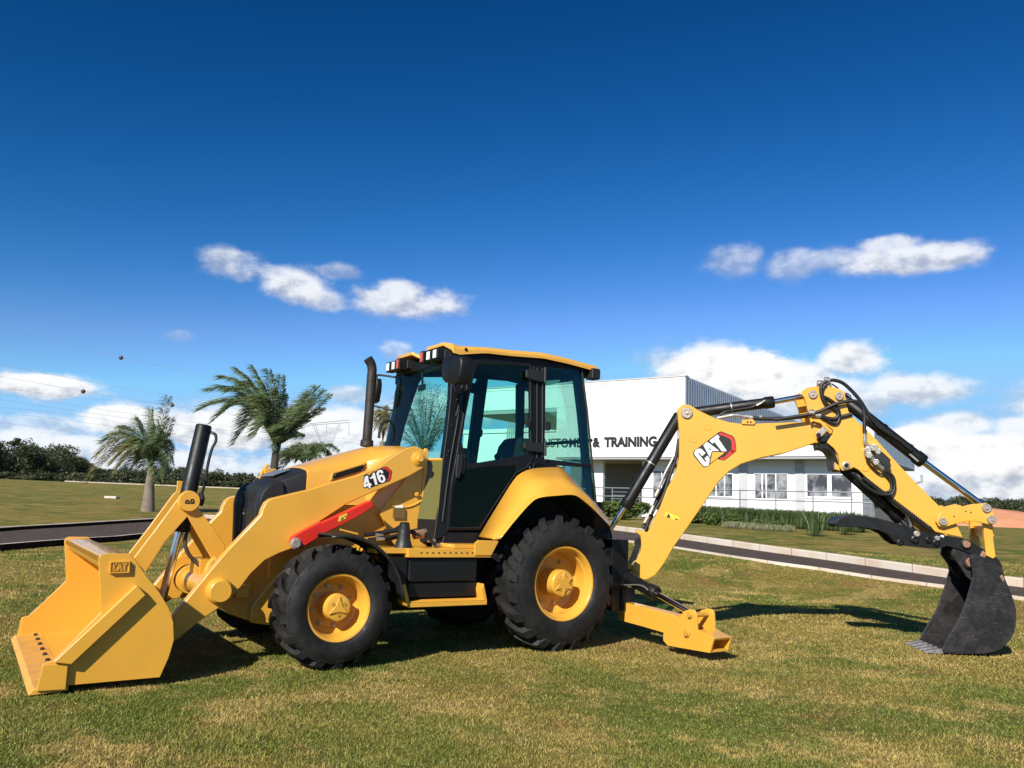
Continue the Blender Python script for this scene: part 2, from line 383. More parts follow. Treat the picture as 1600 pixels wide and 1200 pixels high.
def kerb(name, path, side, h, w, m, mtop, z0=-.1):
    bm = B(); rows = []
    for i, p in enumerate(path):
        d = path[min(i+1, len(path)-1)]-path[max(i-1, 0)]; d.z = 0; d.normalize(); nrm = Vector((-d.y, d.x, 0))*side
        z = float(gz(p.x, p.y)); a = Vector((p.x, p.y, 0)); b = a+nrm*w
        rows.append([(a.x, a.y, z+z0), (a.x, a.y, z+h-.015), (a.x+nrm.x*.015, a.y+nrm.y*.015, z+h), (b.x, b.y, z+h), (b.x, b.y, z+z0)])
    loft(bm, rows)
    for f in bm.faces:
        f.material_index = 0
    bmesh.ops.recalc_face_normals(bm, faces=bm.faces)
    for f in bm.faces:
        if f.normal.z > .7: f.material_index = 1
    acc = 0; last = path[0]
    for i in range(1, len(path)):
        acc += (path[i]-last).length; last = path[i]
        if acc > 1.0 and (path[i]-CAM).length < 45:
            acc = 0; p = path[i]; d = (path[min(i+1, len(path)-1)]-path[i-1]); d.z = 0; d.normalize(); nrm = Vector((-d.y, d.x, 0))*side; z = float(gz(p.x, p.y))
            a = Vector((p.x, p.y, z-.05))-nrm*.002-d*.006; n0 = len(bm.faces)
            hexa(bm, [a, a+d*.012, a+d*.012+nrm*(w+.004), a+nrm*(w+.004)]+[q+Vector((0, 0, h+.052)) for q in (a, a+d*.012, a+d*.012+nrm*(w+.004), a+nrm*(w+.004))])
            bm.faces.ensure_lookup_table()
            for f in bm.faces[n0:]: f.material_index = 2
    return tag(obj(name, bm, [m, mtop, KJ], smooth=30, recalc=False), kind='structure')
kL = len(nearL)*16-24
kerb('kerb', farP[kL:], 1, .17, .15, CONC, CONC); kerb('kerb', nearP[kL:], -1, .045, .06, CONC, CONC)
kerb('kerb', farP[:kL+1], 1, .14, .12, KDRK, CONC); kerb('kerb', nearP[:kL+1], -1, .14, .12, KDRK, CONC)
blades()

# ------------------------------------------------------------------ building
bz = R(68); BN = Vector((math.sin(bz), math.cos(bz), 0)); BD = BN.dot(CAM)+35.2; BE = Vector((math.sin(R(158)), math.cos(R(158)), 0)); ZU = Vector((0, 0, 1))
def FB(px, py, back=0.0): return hit(px, py, BN, BD+back)
def fcoord(p): return BE.dot(p-CAM), p.z
def fp(s, z, back=0.0): return CAM+BN*(35.2+back)+BE*s+ZU*(z-CAM.z)
def fbox(bm, s0, s1, z0, z1, b0, b1):
    hexa(bm, [fp(s0, z0, b0), fp(s1, z0, b0), fp(s1, z0, b1), fp(s0, z0, b1), fp(s0, z1, b0), fp(s1, z1, b0), fp(s1, z1, b1), fp(s0, z1, b1)])
def sx(px, py=720, back=0): return fcoord(FB(px, py, back))[0]
def zx(px, py, back=0): return fcoord(FB(px, py, back))[1]
def clad_mat(name, col, scale, vert=True, rough=.45):
    m = bpy.data.materials.new(name); m.use_nodes = True; t = NT(m.node_tree); b = t.n['Principled BSDF']
    g = t.new('ShaderNodeNewGeometry').outputs['Position']
    b.inputs['Roughness'].default_value = rough; sp = t.new('ShaderNodeSeparateXYZ'); t.l.new(g, sp.inputs[0])
    n = t.noise(g, .7, 4); t.put(b.inputs['Base Color'], t.mix(t.ramp(n, .3, .7), (*col, 1), (*[c*.93 for c in col], 1)))
    co = sp.outputs[2] if not vert else t.m('ADD', t.m('MULTIPLY', sp.outputs[0], .7), t.m('MULTIPLY', sp.outputs[1], .7))
    h = t.m('PINGPONG', t.m('MULTIPLY', co, scale), 1.0); bn = t.new('ShaderNodeBump'); bn.inputs['Strength'].default_value = .5; bn.inputs['Distance'].default_value = .02
    t.l.new(t.ramp(h, .8, 1.0), bn.inputs['Height']); t.l.new(bn.outputs[0], b.inputs['Normal']); return m
CLAD = clad_mat('white_cladding', (.82, .82, .81), 2.2); PANEL = clad_mat('white_wall_panel', (.80, .80, .79), 6, vert=False)
PILLG = mat('grey_pillar', (.46, .47, .49), .7, var=.1); BEAMG = mat('grey_beam', (.33, .34, .35), .7); CORR = mat('corrugated_grey_metal', (.40, .42, .45), .4, metal=.5, var=.15)
RECES = mat('dark_interior', (.05, .052, .055), .8); RAILM = mat('galvanised_rail', (.30, .31, .32), .4, metal=.6); LET = mat('black_letters', (.015, .015, .017), .5)
WFR = mat('white_frame', (.80, .80, .80), .5)
def win_mat():
    m = bpy.data.materials.new('window_pane'); m.use_nodes = True; t = NT(m.node_tree); b = t.n['Principled BSDF']
    b.inputs['Base Color'].default_value = (.10, .10, .105, 1); b.inputs['Roughness'].default_value = .12; b.inputs['Specular IOR Level'].default_value = .6; gg = t.new('ShaderNodeNewGeometry').outputs['Position']; t.put(b.inputs['Base Color'], t.mix(t.ramp(t.noise(gg, 1.6, 5, .6), .4, .62), (.05, .05, .055, 1), (.30, .31, .33, 1)))  # pale blotches put cloud reflections into the pane colour
    return m
WIN = win_mat()
def corr_wall(bm, p0, p1, zt0, zt1, zb0, zb1, pitch=.28, depth=.045):
    d = p1-p0; L = d.length; d.normalize(); nrm = Vector((d.y, -d.x, 0)); k = int(L/pitch)*4; rows = []
    for i in range(k+1):
        f = i/k; o = depth*(1 if i % 4 in (1, 2) else 0); q = p0+d*(L*f)+nrm*o
        rows.append([(q.x, q.y, zb0+(zb1-zb0)*f), (q.x, q.y, zt0+(zt1-zt0)*f)])
    loft(bm, rows)
office = empty('office_building', fp(sx(1150), 1.0), label='long low white office building with black lettering behind the excavator arm', category='building')
inv = Matrix.Translation(-office.location)
def under(o, par):  # parent keeping world placement
    o.parent = par; o.matrix_parent_inverse = par.matrix_world.inverted() if par.matrix_world != Matrix() else Matrix.Translation(-par.location); return o
zt_top = zx(1070, 588); z_cb = zx(1200, 713); z_base = .55
sL, sC, sR = sx(735), sx(1070), sx(1367); zLow = zx(1360, 667)
sH = sx(868)
def bpart(name, bm, m, **k): return under(obj(name, bm, m, **k), office)
bm = B(); fbox(bm, sH, sC, z_cb, zt_top, 0, .25); fbox(bm, sL, sH-.002, zx(800, 640), zt_top-.002, .001, .25); bpart('tall_facade', bm, CLAD, smooth=0)
bm = B(); fbox(bm, sL-.05, sC+.05, zt_top, zt_top+.05, -.04, .3); bpart('roof_flashing', bm, mat('grey_flashing', (.5, .5, .5), .5), smooth=0)
for i in range(44):
    s = sL+(sC-sL)*(i+.5)/44
    bm = B(); fbox(bm, s-.09, s+.09, zt_top-.16, zt_top-.13, -.012, 0); bpart('cladding_clip', bm, BEAMG, smooth=0)
    bm = B(); fbox(bm, s-.06, s+.06, zx(1000, 631)-.012, zx(1000, 631)+.012, -.01, 0); bpart('cladding_clip', bm, BEAMG, smooth=0)
bm = B(); corr_wall(bm, fp(sC, 0, .003), fp(sC, 0, 21), zt_top, zt_top-.25, z_cb, z_cb); bpart('corrugated_side_wall', bm, CORR, smooth=0)
bm = B(); fbox(bm, sC+.002, sR, z_cb, zLow, 0, .25); bpart('low_fascia', bm, CLAD, smooth=0)
bm = B(); corr_wall(bm, fp(sR, 0, .003), fp(sR, 0, 9), zLow, zLow, z_cb, z_cb, pitch=.5); bpart('low_side_wall', bm, CORR, smooth=0)
bm = B(); fbox(bm, sH, sR-.01, z_cb-.10, z_cb-.002, .05, 9); fbox(bm, sC+.06, sR-.02, zLow-.25, zLow-.2, .26, 9); fbox(bm, sL, sC-.1, zt_top-.3, zt_top-.2, .26, 21); fbox(bm, sL, sH-.01, zx(800, 640)-.2, zx(800, 640)-.01, .02, 16); bpart('soffit', bm, BEAMG, smooth=0)
OV = 1.0   # the ground floor stands back under the canopy
s_end = sx(1349, 760, OV); s_w0 = sx(1003, 760, OV)
bm = B(); fbox(bm, s_w0, s_end, z_base, z_cb-.104, OV, OV+.2); bpart('ground_floor_wall', bm, PANEL, smooth=0)
bm = B(); fbox(bm, sx(922, 760, OV), sx(942, 760, OV), z_base, z_cb-.104, OV, OV+.2); bpart('ground_floor_wall', bm, PANEL, smooth=0)
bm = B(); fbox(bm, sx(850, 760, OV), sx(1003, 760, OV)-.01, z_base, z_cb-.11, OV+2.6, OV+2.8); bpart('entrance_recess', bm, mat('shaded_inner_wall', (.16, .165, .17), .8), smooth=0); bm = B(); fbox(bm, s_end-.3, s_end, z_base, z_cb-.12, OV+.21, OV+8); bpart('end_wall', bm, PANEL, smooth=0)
bm = B(); fbox(bm, s_end+.02, sx(1396, 760, OV), z_base, zx(1400, 742), OV+2, OV+2.2); bpart('garage_opening', bm, mat('recess_shade', (.04, .042, .045), .7), smooth=0)  # near-black sheet, the shade of the recess put into its colour
for a, b in ((1155, 1168), (1243, 1257)):
    bm = B(); fbox(bm, sx(a, 760, OV), sx(b, 760, OV), z_base, z_cb-.106, OV-.06, OV-.003); bpart('pillar', bm, PILLG, smooth=0)
def window(x0, x1, y0, y1, panes, name='window', fr=.05):
    s0, s1 = sx(x0, 760, OV), sx(x1, 760, OV); z1 = zx((x0+x1)/2, y0, OV); z0 = zx((x0+x1)/2, y1, OV)
    bm = B(); fbox(bm, s0, s1, z1-fr, z1, OV-.05, OV-.002); fbox(bm, s0, s1, z0, z0+fr, OV-.05, OV-.002)
    n = len(panes); cuts = [s0+(s1-s0)*c for c in panes[:-1]]+[s1] if False else None
    xs = [s0+(s1-s0)*c for c in panes]
    for c in xs: fbox(bm, c-fr/2, c+fr/2, z0+fr+.001, z1-fr-.001, OV-.048, OV-.002)
    w = bpart(name, bm, WFR, smooth=0)
    bm = B()
    for a, b in zip(xs, xs[1:]): fbox(bm, a+fr/2, b-fr/2, z0+fr, z1-fr, OV-.02, OV-.004)
    p = obj('pane', bm, WIN, smooth=0); p.parent = w
window(1020, 1049, 734, 778, [.02, .5, .98]); window(1106, 1146, 739, 777, [.01, .34, .67, .99]); window(1179, 1232, 739, 781, [.01, .24, .36, .64, .99])
window(1259, 1296, 738, 779, [.03, .97], 'entrance_door', .09); window(1297, 1334, 739, 780, [.03, .97], 'entrance_door', .09)
# lettering on the fascia
def text_mesh(name, s, m, o, xdir, ydir, size, sx_=1.0, extrude=.02, spacing=1.0, weight=0.0):
    cu = bpy.data.curves.new('t', 'FONT'); cu.body = s; cu.size = size; cu.extrude = extrude; cu.space_character = spacing; cu.offset = weight; cu.resolution_u = 3
    to = bpy.data.objects.new('t', cu); COL.objects.link(to); dg = bpy.context.evaluated_depsgraph_get(); dg.update()
    me = bpy.data.meshes.new_from_object(to.evaluated_get(dg)); bpy.data.objects.remove(to)
    X = Vector(xdir).normalized(); Yv = Vector(ydir).normalized(); Zn = X.cross(Yv)
    for v in me.vertices: v.co = o+X*(v.co.x*sx_)+Yv*v.co.y+Zn*v.co.z
    me.name = name; me.materials.append(m); ob = bpy.data.objects.new(name, me); COL.objects.link(ob); return ob
zl = zx(960, 697.5); hcap = zx(960, 683.3)-zl; size = hcap/.70
def word(s, x0, x1, wt_=.026):
    a, b = sx(x0, 690), sx(x1, 690)
    o = text_mesh('lettering', s, LET, fp(a, zl, -.025), BE, ZU, size, 1, .02, 1.0, wt_)
    xs = [(v.co-CAM).dot(BE) for v in o.data.vertices]; k = (b-a)/(max(xs)-min(xs)); m0 = min(xs)
    for v in o.data.vertices:
        c = (v.co-CAM).dot(BE); v.co += BE*(a+(c-m0)*k-c)
    under(o, office)
word('CUSTOMER', 840, 919, .006); word('&', 926.5, 938); word('TRAINING', 944.5, 1026.5)
# downpipe
bm = B(); tube(bm, [fp(sx(1440, 742, 6), zx(1440, 742, 6), 6), fp(sx(1440, 742, 6), zx(1440, 752, 6), 6), fp(sx(1430, 742, 6), zx(1430, 755, 6), 6)], .05, smooth=False); bpart('downpipe', bm, BEAMG)
# low wing seen through the cab
bm = B(); fbox(bm, sx(724, 690, 14), sx(880, 690, 14), z_base, zx(800, 672, 14), 14, 14.3); fbox(bm, sx(724, 690, 14), sx(880, 690, 14), zx(800, 676, 14), zx(800, 672, 14)+.1, 13.9, 14.0); bpart('rear_wing_wall', bm, CLAD, smooth=0)
bm = B()
for k in range(5):
    s = sx(792+k*3, 690, 13); fbox(bm, s-.04, s+.04, z_base, zx(800, 640, 13), 13, 13.06)
for k in range(6): fbox(bm, sx(792, 690, 13), sx(804, 690, 13), 1.6+k*.9, 1.65+k*.9, 12.95, 12.99)
bpart('service_ladder', bm, BEAMG, smooth=0)
# railing in front of the ground floor
rail = empty('handrail', fp(sx(1150), 1.0, -1.0), label='thin grey metal handrail running along the front of the office', category='railing')
rb = -1.0
def rz(px, py): return zx(px, py, rb)
s0, s1 = sx(927, 760, rb), sx(1362, 760, rb)
def rpart(name, bm, m): return under(obj(name, bm, m), rail)
zt0, zt1 = rz(1150, 766), rz(1150, 766); zm = zt0-.38
for zz, nm in ((zt0, 'top_rail'), (zm, 'middle_rail')):
    bm = B(); cyl(bm, fp(s0, zz, rb), fp(s1, zz, rb), .026, seg=8); rpart(nm, bm, RAILM)
for px in (957, 1000, 1050, 1102, 1156, 1212, 1270, 1330, 1348, 1361):
    s = sx(px, 760, rb); bm = B(); cyl(bm, fp(s, .4, rb), fp(s, zt0, rb), .024, seg=8); rpart('post', bm, RAILM)
bm = B()
for k in range(7): cyl(bm, fp(sx(955, 760, rb+1.2), zt0-.15-k*.16, rb+1.2), fp(sx(1000, 760, rb+1.2), zt0-.15-k*.16, rb+1.2), .02, seg=6)
tag(obj('louvre_screen', bm, RAILM), label='horizontal slatted metal screen in front of the dark entrance recess', category='screen')

# ------------------------------------------------------------------ vegetation
def leaf_mat(name, a, b, c, tr=.15):
    m = bpy.data.materials.new(name); m.use_nodes = True; t = NT(m.node_tree); p = t.n['Principled BSDF']
    g = t.new('ShaderNodeNewGeometry'); n = t.noise(g.outputs['Position'], 1.3, 3, .6); rn = g.outputs['Random Per Island']
    col = t.mix(t.ramp(n, .35, .65), (*a, 1), (*b, 1)); col = t.mix(t.ramp(rn, .55, 1, 0, .8, False), col, (*c, 1))
    t.put(p.inputs['Base Color'], col); p.inputs['Roughness'].default_value = .5; p.inputs['Specular IOR Level'].default_value = .35
    return m
FOR = leaf_mat('forest_leaves', (.030, .042, .016), (.050, .062, .024), (.085, .085, .035))
BUSH = leaf_mat('hedge_leaves', (.05, .085, .015), (.07, .11, .022), (.12, .14, .04)); IRIS = leaf_mat('strap_leaves', (.035, .062, .022), (.055, .085, .03), (.12, .14, .05))
PALM = leaf_mat('palm_leaflets', (.055, .095, .028), (.09, .13, .04), (.20, .22, .09)); PALMD = leaf_mat('dry_palm_leaflets', (.12, .12, .04), (.2, .18, .07), (.3, .24, .1))
PALML = leaf_mat('pale_palm_leaflets', (.09, .12, .06), (.13, .16, .08), (.2, .22, .12)); TRK = mat('palm_bark', (.22, .18, .14), .9, bump=.6, bscale=12, var=.3, vscale=5); TRKD = mat('dark_bark', (.05, .042, .035), .9, bump=.5, bscale=20)
def leaf_cloud(cs, rs, n, size, flat=.55, shell=.55, elong=1.0):
    """quads scattered through ellipsoids. cs, rs: (k,3)"""
    cs = np.array(cs, float); rs = np.array(rs, float); vol = rs.prod(1)**.66; k = rng.choice(len(cs), n, p=vol/vol.sum())
    d = rng.normal(size=(n, 3)); d /= np.linalg.norm(d, axis=1)[:, None]; rad = (shell+(1-shell)*rng.random(n))[:, None]
    c = cs[k]+d*rs[k]*rad
    a = rng.normal(size=(n, 3)); a[:, 2] *= flat; a /= np.linalg.norm(a, axis=1)[:, None]; b = np.cross(a, rng.normal(size=(n, 3))); b /= np.linalg.norm(b, axis=1)[:, None]
    s = size*rng.uniform(.6, 1.3, n)[:, None]
    v = np.stack([c-a*s*elong, c-b*s*.5, c+a*s*elong, c+b*s*.5], 1).reshape(-1, 3); return v
def quads(v): return np.arange(len(v)).reshape(-1, 4)
def forest(name, items, m, **kw):
    """items: (px, distance, height, width, kind)"""
    vs = []
    for (px, dist, h, w, kind) in items:
        b = at_az(px, dist); cs = []; rs = []
        if kind == 'c':
            for k in range(5):
                f = k/5; cs.append((b.x, b.y, b.z+h*(.12+.82*f))); rs.append((w*(1-f)*.55+.15, w*(1-f)*.55+.15, h*.14))
        else:
            for k in range(6):
                cs.append((b.x+rng.uniform(-.32, .32)*w, b.y+rng.uniform(-.32, .32)*w, b.z+h*rng.uniform(.35, .82))); q = rng.uniform(.24, .38)*w; rs.append((q, q, h*rng.uniform(.14, .24)))
            cs.append((b.x, b.y, b.z+h*.25)); rs.append((w*.5, w*.5, h*.28))
        vs.append(leaf_cloud(cs, rs, 1600, dist*.0011))
    v = np.concatenate(vs); return tag(np_mesh(name, v, quads(v), m), kind='stuff', **kw)
def hgt(px, ytop, dist):
    dist_ = dist*math.cos(math.atan((px-800)/FPX))
    hor = 763.6+.037*px; return (hor-ytop)*dist_/FPX+CAM.z-at_az(px, dist).z
it = []
prof = [(-80, 690), (-30, 692), (20, 692), (60, 700), (90, 698), (112, 708), (130, 722), (150, 735), (165, 734), (200, 737), (240, 734), (280, 735), (310, 738), (340, 737)]
for _ in range(120):
    px = rng.uniform(-80, 345); y = np.interp(px, [a for a, b in prof], [b for a, b in prof])+rng.uniform(0, 10)
    dist = rng.uniform(200, 250) if px < 150 else rng.uniform(260, 330); it.append((px, dist, hgt(px, y, dist)*1.12+.6, dist*.022*rng.uniform(.8, 1.3), 'b'))
for _ in range(60):
    px = rng.uniform(-80, 345); dist = rng.uniform(190, 200); it.append((px, dist, hgt(px, 738, dist)*rng.uniform(.6, 1.1), 4.5, 'b'))
forest('far_woodland', it, FOR, label='dark woodland rising along the far edge of the lawn at the left', category='woodland')
it = []
for _ in range(90):
    px = rng.uniform(340, 480); y = 735+.02*(px-350)+rng.choice([0, 2, 5, 9]); dist = rng.uniform(270, 320); it.append((px, dist, hgt(px, y, dist), 5.5, 'c'))
for _ in range(40):
    px = rng.uniform(340, 480); it.append((px, 250, hgt(px, 752, 250), 6, 'b'))
forest('far_pine_row', it, FOR, label='row of dark pointed conifers behind the lawn beside the palm', category='pine trees')
it = []; prof = [(1380, 780), (1430, 766), (1445, 770), (1480, 775), (1515, 773), (1545, 778), (1580, 777), (1620, 783), (1700, 780)]
for _ in range(130):
    px = rng.uniform(1375, 1720); y = np.interp(px, [a for a, b in prof], [b for a, b in prof])+rng.uniform(0, 7)
    dist = rng.uniform(230, 320); it.append((px, dist, hgt(px, y, dist), dist*.02, 'b'))
for _ in range(60):
    px = rng.uniform(1375, 1720); it.append((px, 220, hgt(px, 795, 220)*rng.uniform(.7, 1.1), 5, 'b'))
forest('far_woodland', it, FOR, label='dark wooded ridge behind the orange earth mound at the right', category='woodland')
# lone tree poking above the left wood
t0 = at_az(15, 205); lone = empty('tall_pine', t0, label='single tall tree poking above the left woodland', category='tree')
hh = hgt(15, 684, 205); bm = B(); cyl(bm, t0, t0+Vector((0, 0, hh)), .18, .08, 8); under(obj('trunk', bm, TRKD), lone)
v = leaf_cloud([t0+Vector((0, 0, hh-1.2)), t0+Vector((.4, 0, hh-.4))], [(1.3, 1.3, .5), (.7, .7, .4)], 260, .35); under(np_mesh('crown', v, quads(v), FOR), lone)
# orange earth mound and its red brick edge
EARTH = mat('orange_earth', (.62, .27, .14), .95, bump=.6, bscale=3, var=.15, vscale=.6)
def band(name, pts_top, pts_bot, dist, m, depth, **kw):
    bm = B(); rows = []
    for (a, ta), (_, tb) in zip(pts_top, pts_bot):
        r = ray(a, ta); h = math.hypot(r.x, r.y); top = CAM+r*(dist/h); g = at_az(a, dist); gb = at_az(a, dist+depth)
        f = Vector((r.x, r.y, 0)).normalized()*dist
        base = Vector((top.x, top.y, min(float(gz(top.x, top.y)), top.z)-.3)); pts = [base]
        for k in (0.35, .7, .9, 1.0): pts.append(base.lerp(Vector((top.x, top.y, top.z)), k)+Vector((f.x, f.y, 0)).normalized()*(depth*.45*k**1.5))
        pts.append(Vector((base.x, base.y, 0))+Vector((f.x, f.y, 0)).normalized()*depth); rows.append(pts)
    loft(bm, rows); return tag(obj(name, bm, m, smooth=60), **kw)
mt = [(1425, 815), (1455, 806), (1480, 797), (1505, 794), (1550, 792), (1575, 795), (1592, 797), (1640, 806), (1700, 820), (1760, 830)]
band('earth_mound', mt, mt, 90, EARTH, 14, label='long mound of orange earth below the wooded ridge at the right', category='earth mound')
BRK = mat('weathered_red_wall', (.42, .20, .13), .9, bump=.5, bscale=4, var=.5, vscale=1.0, dirt=(.18, .11, .08))
wt = [(a, 831+.035*(a-1500)) for a in range(1440, 1780, 20)]
bm = B(); rows = []
for a, y in wt:
    r = ray(a, y); h = math.hypot(r.x, r.y); p = CAM+r*(62/h); q = CAM+r*(62.5/h); z0 = float(gz(p.x, p.y))-.6; rows.append([(p.x, p.y, z0), (p.x, p.y, p.z), (q.x, q.y, p.z), (q.x, q.y, z0)])
loft(bm, rows); tag(obj('retaining_wall', bm, BRK, smooth=30), label='low weathered red wall at the foot of the orange mound', category='wall')
# thin white kerb line at the far edge of the left lawn
bm = B(); rows = []
for px in range(100, 470, 12):
    r = ray(px, 752+.031*(px-100)); g = at_az(px, 118); g2 = at_az(px, 118.6); h = .13; rows.append([(g.x, g.y, g.z-.1), (g.x, g.y, g.z+h), (g2.x, g2.y, g2.z+h), (g2.x, g2.y, g2.z-.1)])
loft(bm, rows); tag(obj('kerb', bm, CONC, smooth=30), kind='structure')
g = PG(175, 779); bm = B(); d_ = RT.copy(); d_.z = 0; d_.normalize(); f_ = Vector((FW.x, FW.y, 0)).normalized()
hexa(bm, [g-d_*.35-f_*.25, g+d_*.35-f_*.25, g+d_*.35+f_*.25, g-d_*.35+f_*.25]+[q+Vector((0, 0, .14)) for q in (g-d_*.35-f_*.25, g+d_*.35-f_*.25, g+d_*.35+f_*.25, g-d_*.35+f_*.25)])
tag(obj('drain_cover', bm, CONC, bevel=.02), label='pale flat slab lying alone in the left lawn', category='slab')
# strap leaved planting bed
def tuft_bed(name, pts, m, hs, n_each, wid, spread, **kw):
    vs = []
    for p in pts:
        k = n_each; a = rng.uniform(0, 2*np.pi, k); r = rng.uniform(0, spread, k); h = rng.uniform(.7, 1.15, k)*hs; lean = rng.uniform(.05, .55, k)*h
        bx = p[0]+np.cos(a)*r*.5; by = p[1]+np.sin(a)*r*.5; z = np.full(k, p[2])
        tx = bx+np.cos(a)*lean; ty = by+np.sin(a)*lean; w = wid*rng.uniform(.7, 1.2, k); pa = a+np.pi/2+rng.normal(0, .6, k)
        c = np.cos(pa)*w; s = np.sin(pa)*w; mx = bx+(tx-bx)*.35; my = by+(ty-by)*.35
        vs.append(np.stack([np.stack([bx-c*.6, by-s*.6, z], -1), np.stack([mx+c, my+s, z+h*.6], -1), np.stack([tx, ty, z+h], -1), np.stack([mx-c, my-s, z+h*.6], -1)], 1))
    v = np.concatenate(vs).reshape(-1, 3); return tag(np_mesh(name, v, quads(v), m), **kw)
pts = []
for _ in range(520):
    px = rng.uniform(1050, 1345); back = rng.uniform(-3.4, -1.6); s = sx(px, 800, back); p = fp(s, 0, back); pts.append((p.x, p.y, float(gz(p.x, p.y))))
tuft_bed('flower_bed', pts, IRIS, .62, 26, .022, .35, kind='stuff', label='bed of upright strap leaved plants along the office wall', category='plants')
pts = []
for _ in range(60):
    px = rng.uniform(1130, 1235); back = rng.uniform(-6.2, -5.2); s = sx(px, 800, back); p = fp(s, 0, back); pts.append((p.x, p.y, float(gz(p.x, p.y))))
tuft_bed('ground_cover', pts, leaf_mat('pale_leaves', (.14, .16, .08), (.2, .2, .11), (.3, .28, .18)), .22, 26, .014, .3, kind='stuff', label='low pale tufts in front of the clipped bushes', category='plants')
# clipped bushes
for (x0, x1, y0, y1, back, lab) in [(1062, 1100, 812, 831, -4.2, 'clipped bush nearest the yellow arm, half behind it'), (1099, 1126, 813, 834, -4.6, 'tall rounded clipped bush second from the arm'), (1124, 1158, 814, 834, -4.6, 'widest rounded clipped bush in the row'), (1164, 1195, 822, 836, -5.0, 'low clipped bush right of the widest one'), (1201, 1232, 825, 839, -5.2, 'small low clipped bush at the right end of the row')]:
    c = FB((x0+x1)/2, (y0+y1)/2, back); sc = (c-CAM).dot(FW)/FPX; w = (x1-x0)/2*sc; h = (y1-y0)*sc; g0 = float(gz(c.x, c.y)); b = Vector((c.x, c.y, g0))
    e = empty('clipped_bush', b, label=lab, category='bush', group='rounded bushes in front of the planting bed')
    cs = [(b.x+rng.uniform(-.4, .4)*w, b.y+rng.uniform(-.3, .3)*w, g0+h*.5) for _ in range(5)]+[(b.x, b.y, g0+h*.45)]
    v = leaf_cloud(cs, [(w*.62, w*.6, h*.5)]*5+[(w*.85, w*.7, h*.5)], 2600, .045, shell=.75); under(np_mesh('foliage', v, quads(v), BUSH), e)
for px, py, lab in [(1273, 838, 'spiky dark plant left in the lawn edge, nearer the bushes'), (1321, 836, 'spiky dark plant right under the tip of the black claw')]:
    g = PG(px, py); o = tuft_bed('spiky_plant', [(g.x, g.y, g.z)]*3, IRIS, .78, 22, .035, .5, label=lab, category='plant', group='spiky plants at the lawn edge')
for px, y0, back, w, h, lab in [(958, 812, -4, 1.0, .65, 'leafy green shrub beside the rear fender under the railing'), (992, 812, -4, .9, .65, 'leafy green shrub between the black cylinder and the hoses')]:
    s = sx(px, 800, back); p = fp(s, 0, back); g0 = float(gz(p.x, p.y)); b = Vector((p.x, p.y, g0)); e = empty('leafy_shrub', b, label=lab, category='shrub', group='leafy shrubs by the entrance')
    cs = [(b.x+rng.uniform(-.6, .6)*w, b.y+rng.uniform(-.6, .6)*w, g0+h*rng.uniform(.3, .9)) for _ in range(8)]
    v = leaf_cloud(cs, [(w*.4, w*.4, h*.35)]*8, 1500, .10, shell=.4, elong=1.3); under(np_mesh('foliage', v, quads(v), BUSH), e)

# ------------------------------------------------------------------ palms
WIND = (-RT).copy(); WIND.z = 0; WIND.normalize()
def frond(base, tip, arch, n, ll, droop, wind):
    """returns leaflet quads and rachis path; base->tip with arch height"""
    base = Vector(base); tip = Vector(tip); path = []; K = 14
    for i in range(K+1):
        f = i/K; p = base.lerp(tip, f); p.z += arch*4*f*(1-f)*(1-.3*f); path.append(p)
    L = []
    for i in range(n):
        f = .12+.88*(i+rng.uniform(0, 1))/n; k = min(int(f*K), K-1); u = f*K-k; p = path[k].lerp(path[k+1], u); d = (path[k+1]-path[k]).normalized()
        side = d.cross(Vector((0, 0, 1))); side.normalize()
        for s in (-1, 1):
            ln = ll*(1-.65*abs(f-.45)**1.2*1.4)*rng.uniform(.75, 1.15); w = .015*ll*rng.uniform(.8, 1.3)
            dr = (side*s*rng.uniform(.4, 1)+d*rng.uniform(.5, 1.0)+Vector((0, 0, rng.uniform(-.25, .45)))).normalized()
            m = p+dr*ln*.45; e = m+(dr*.45+Vector((0, 0, -droop*rng.uniform(.5, 1.2)))+WIND*wind*rng.uniform(.4, 1.2)).normalized()*ln*.6
            c = dr.cross(Vector((rng.normal(), rng.normal(), rng.normal()))).normalized()*w
            L += [p, m+c, e, m-c]
    return L, path
def palm(base, crown, r0, r1, fronds, leaf, ll, nl, wind, droop, lab, bulge=1.15, tm=None):
    e = empty('palm_tree', base, label=lab, category='palm tree')
    bm = B(); K = 14; rings = []
    for i in range(K+1):
        f = i/K; p = Vector(base).lerp(Vector(crown), f); r = r0*(1-f)**.8+r1*(1-(1-f)**.8); r *= 1+(bulge-1)*math.sin(math.pi*min(1, f*1.6))
        rings.append([p+Vector((math.cos(2*math.pi*k/16)*r, math.sin(2*math.pi*k/16)*r, -.1 if i == 0 else 0)) for k in range(16)])
    loft(bm, rings, close=True); under(obj('trunk', bm, tm or TRK, smooth=60), e)
    AL = []; bm = B(); DR = []
    for (tip, arch, dry) in fronds:
        L, path = frond(crown, tip, arch, nl, ll, droop, wind); tube(bm, path, .028*ll, seg=5, smooth=False, taper=.3)
        (DR if dry else AL).extend(L)
    under(obj('frond_stems', bm, TRKD), e)
    v = np.array([tuple(p) for p in AL]); under(np_mesh('crown', v, quads(v), leaf), e)
    if DR: v = np.array([tuple(p) for p in DR]); under(np_mesh('dry_fronds', v, quads(v), PALMD), e)
def atd(px, py, depth, dd=0):
    r = ray(px, py); return CAM+r*(depth+dd)
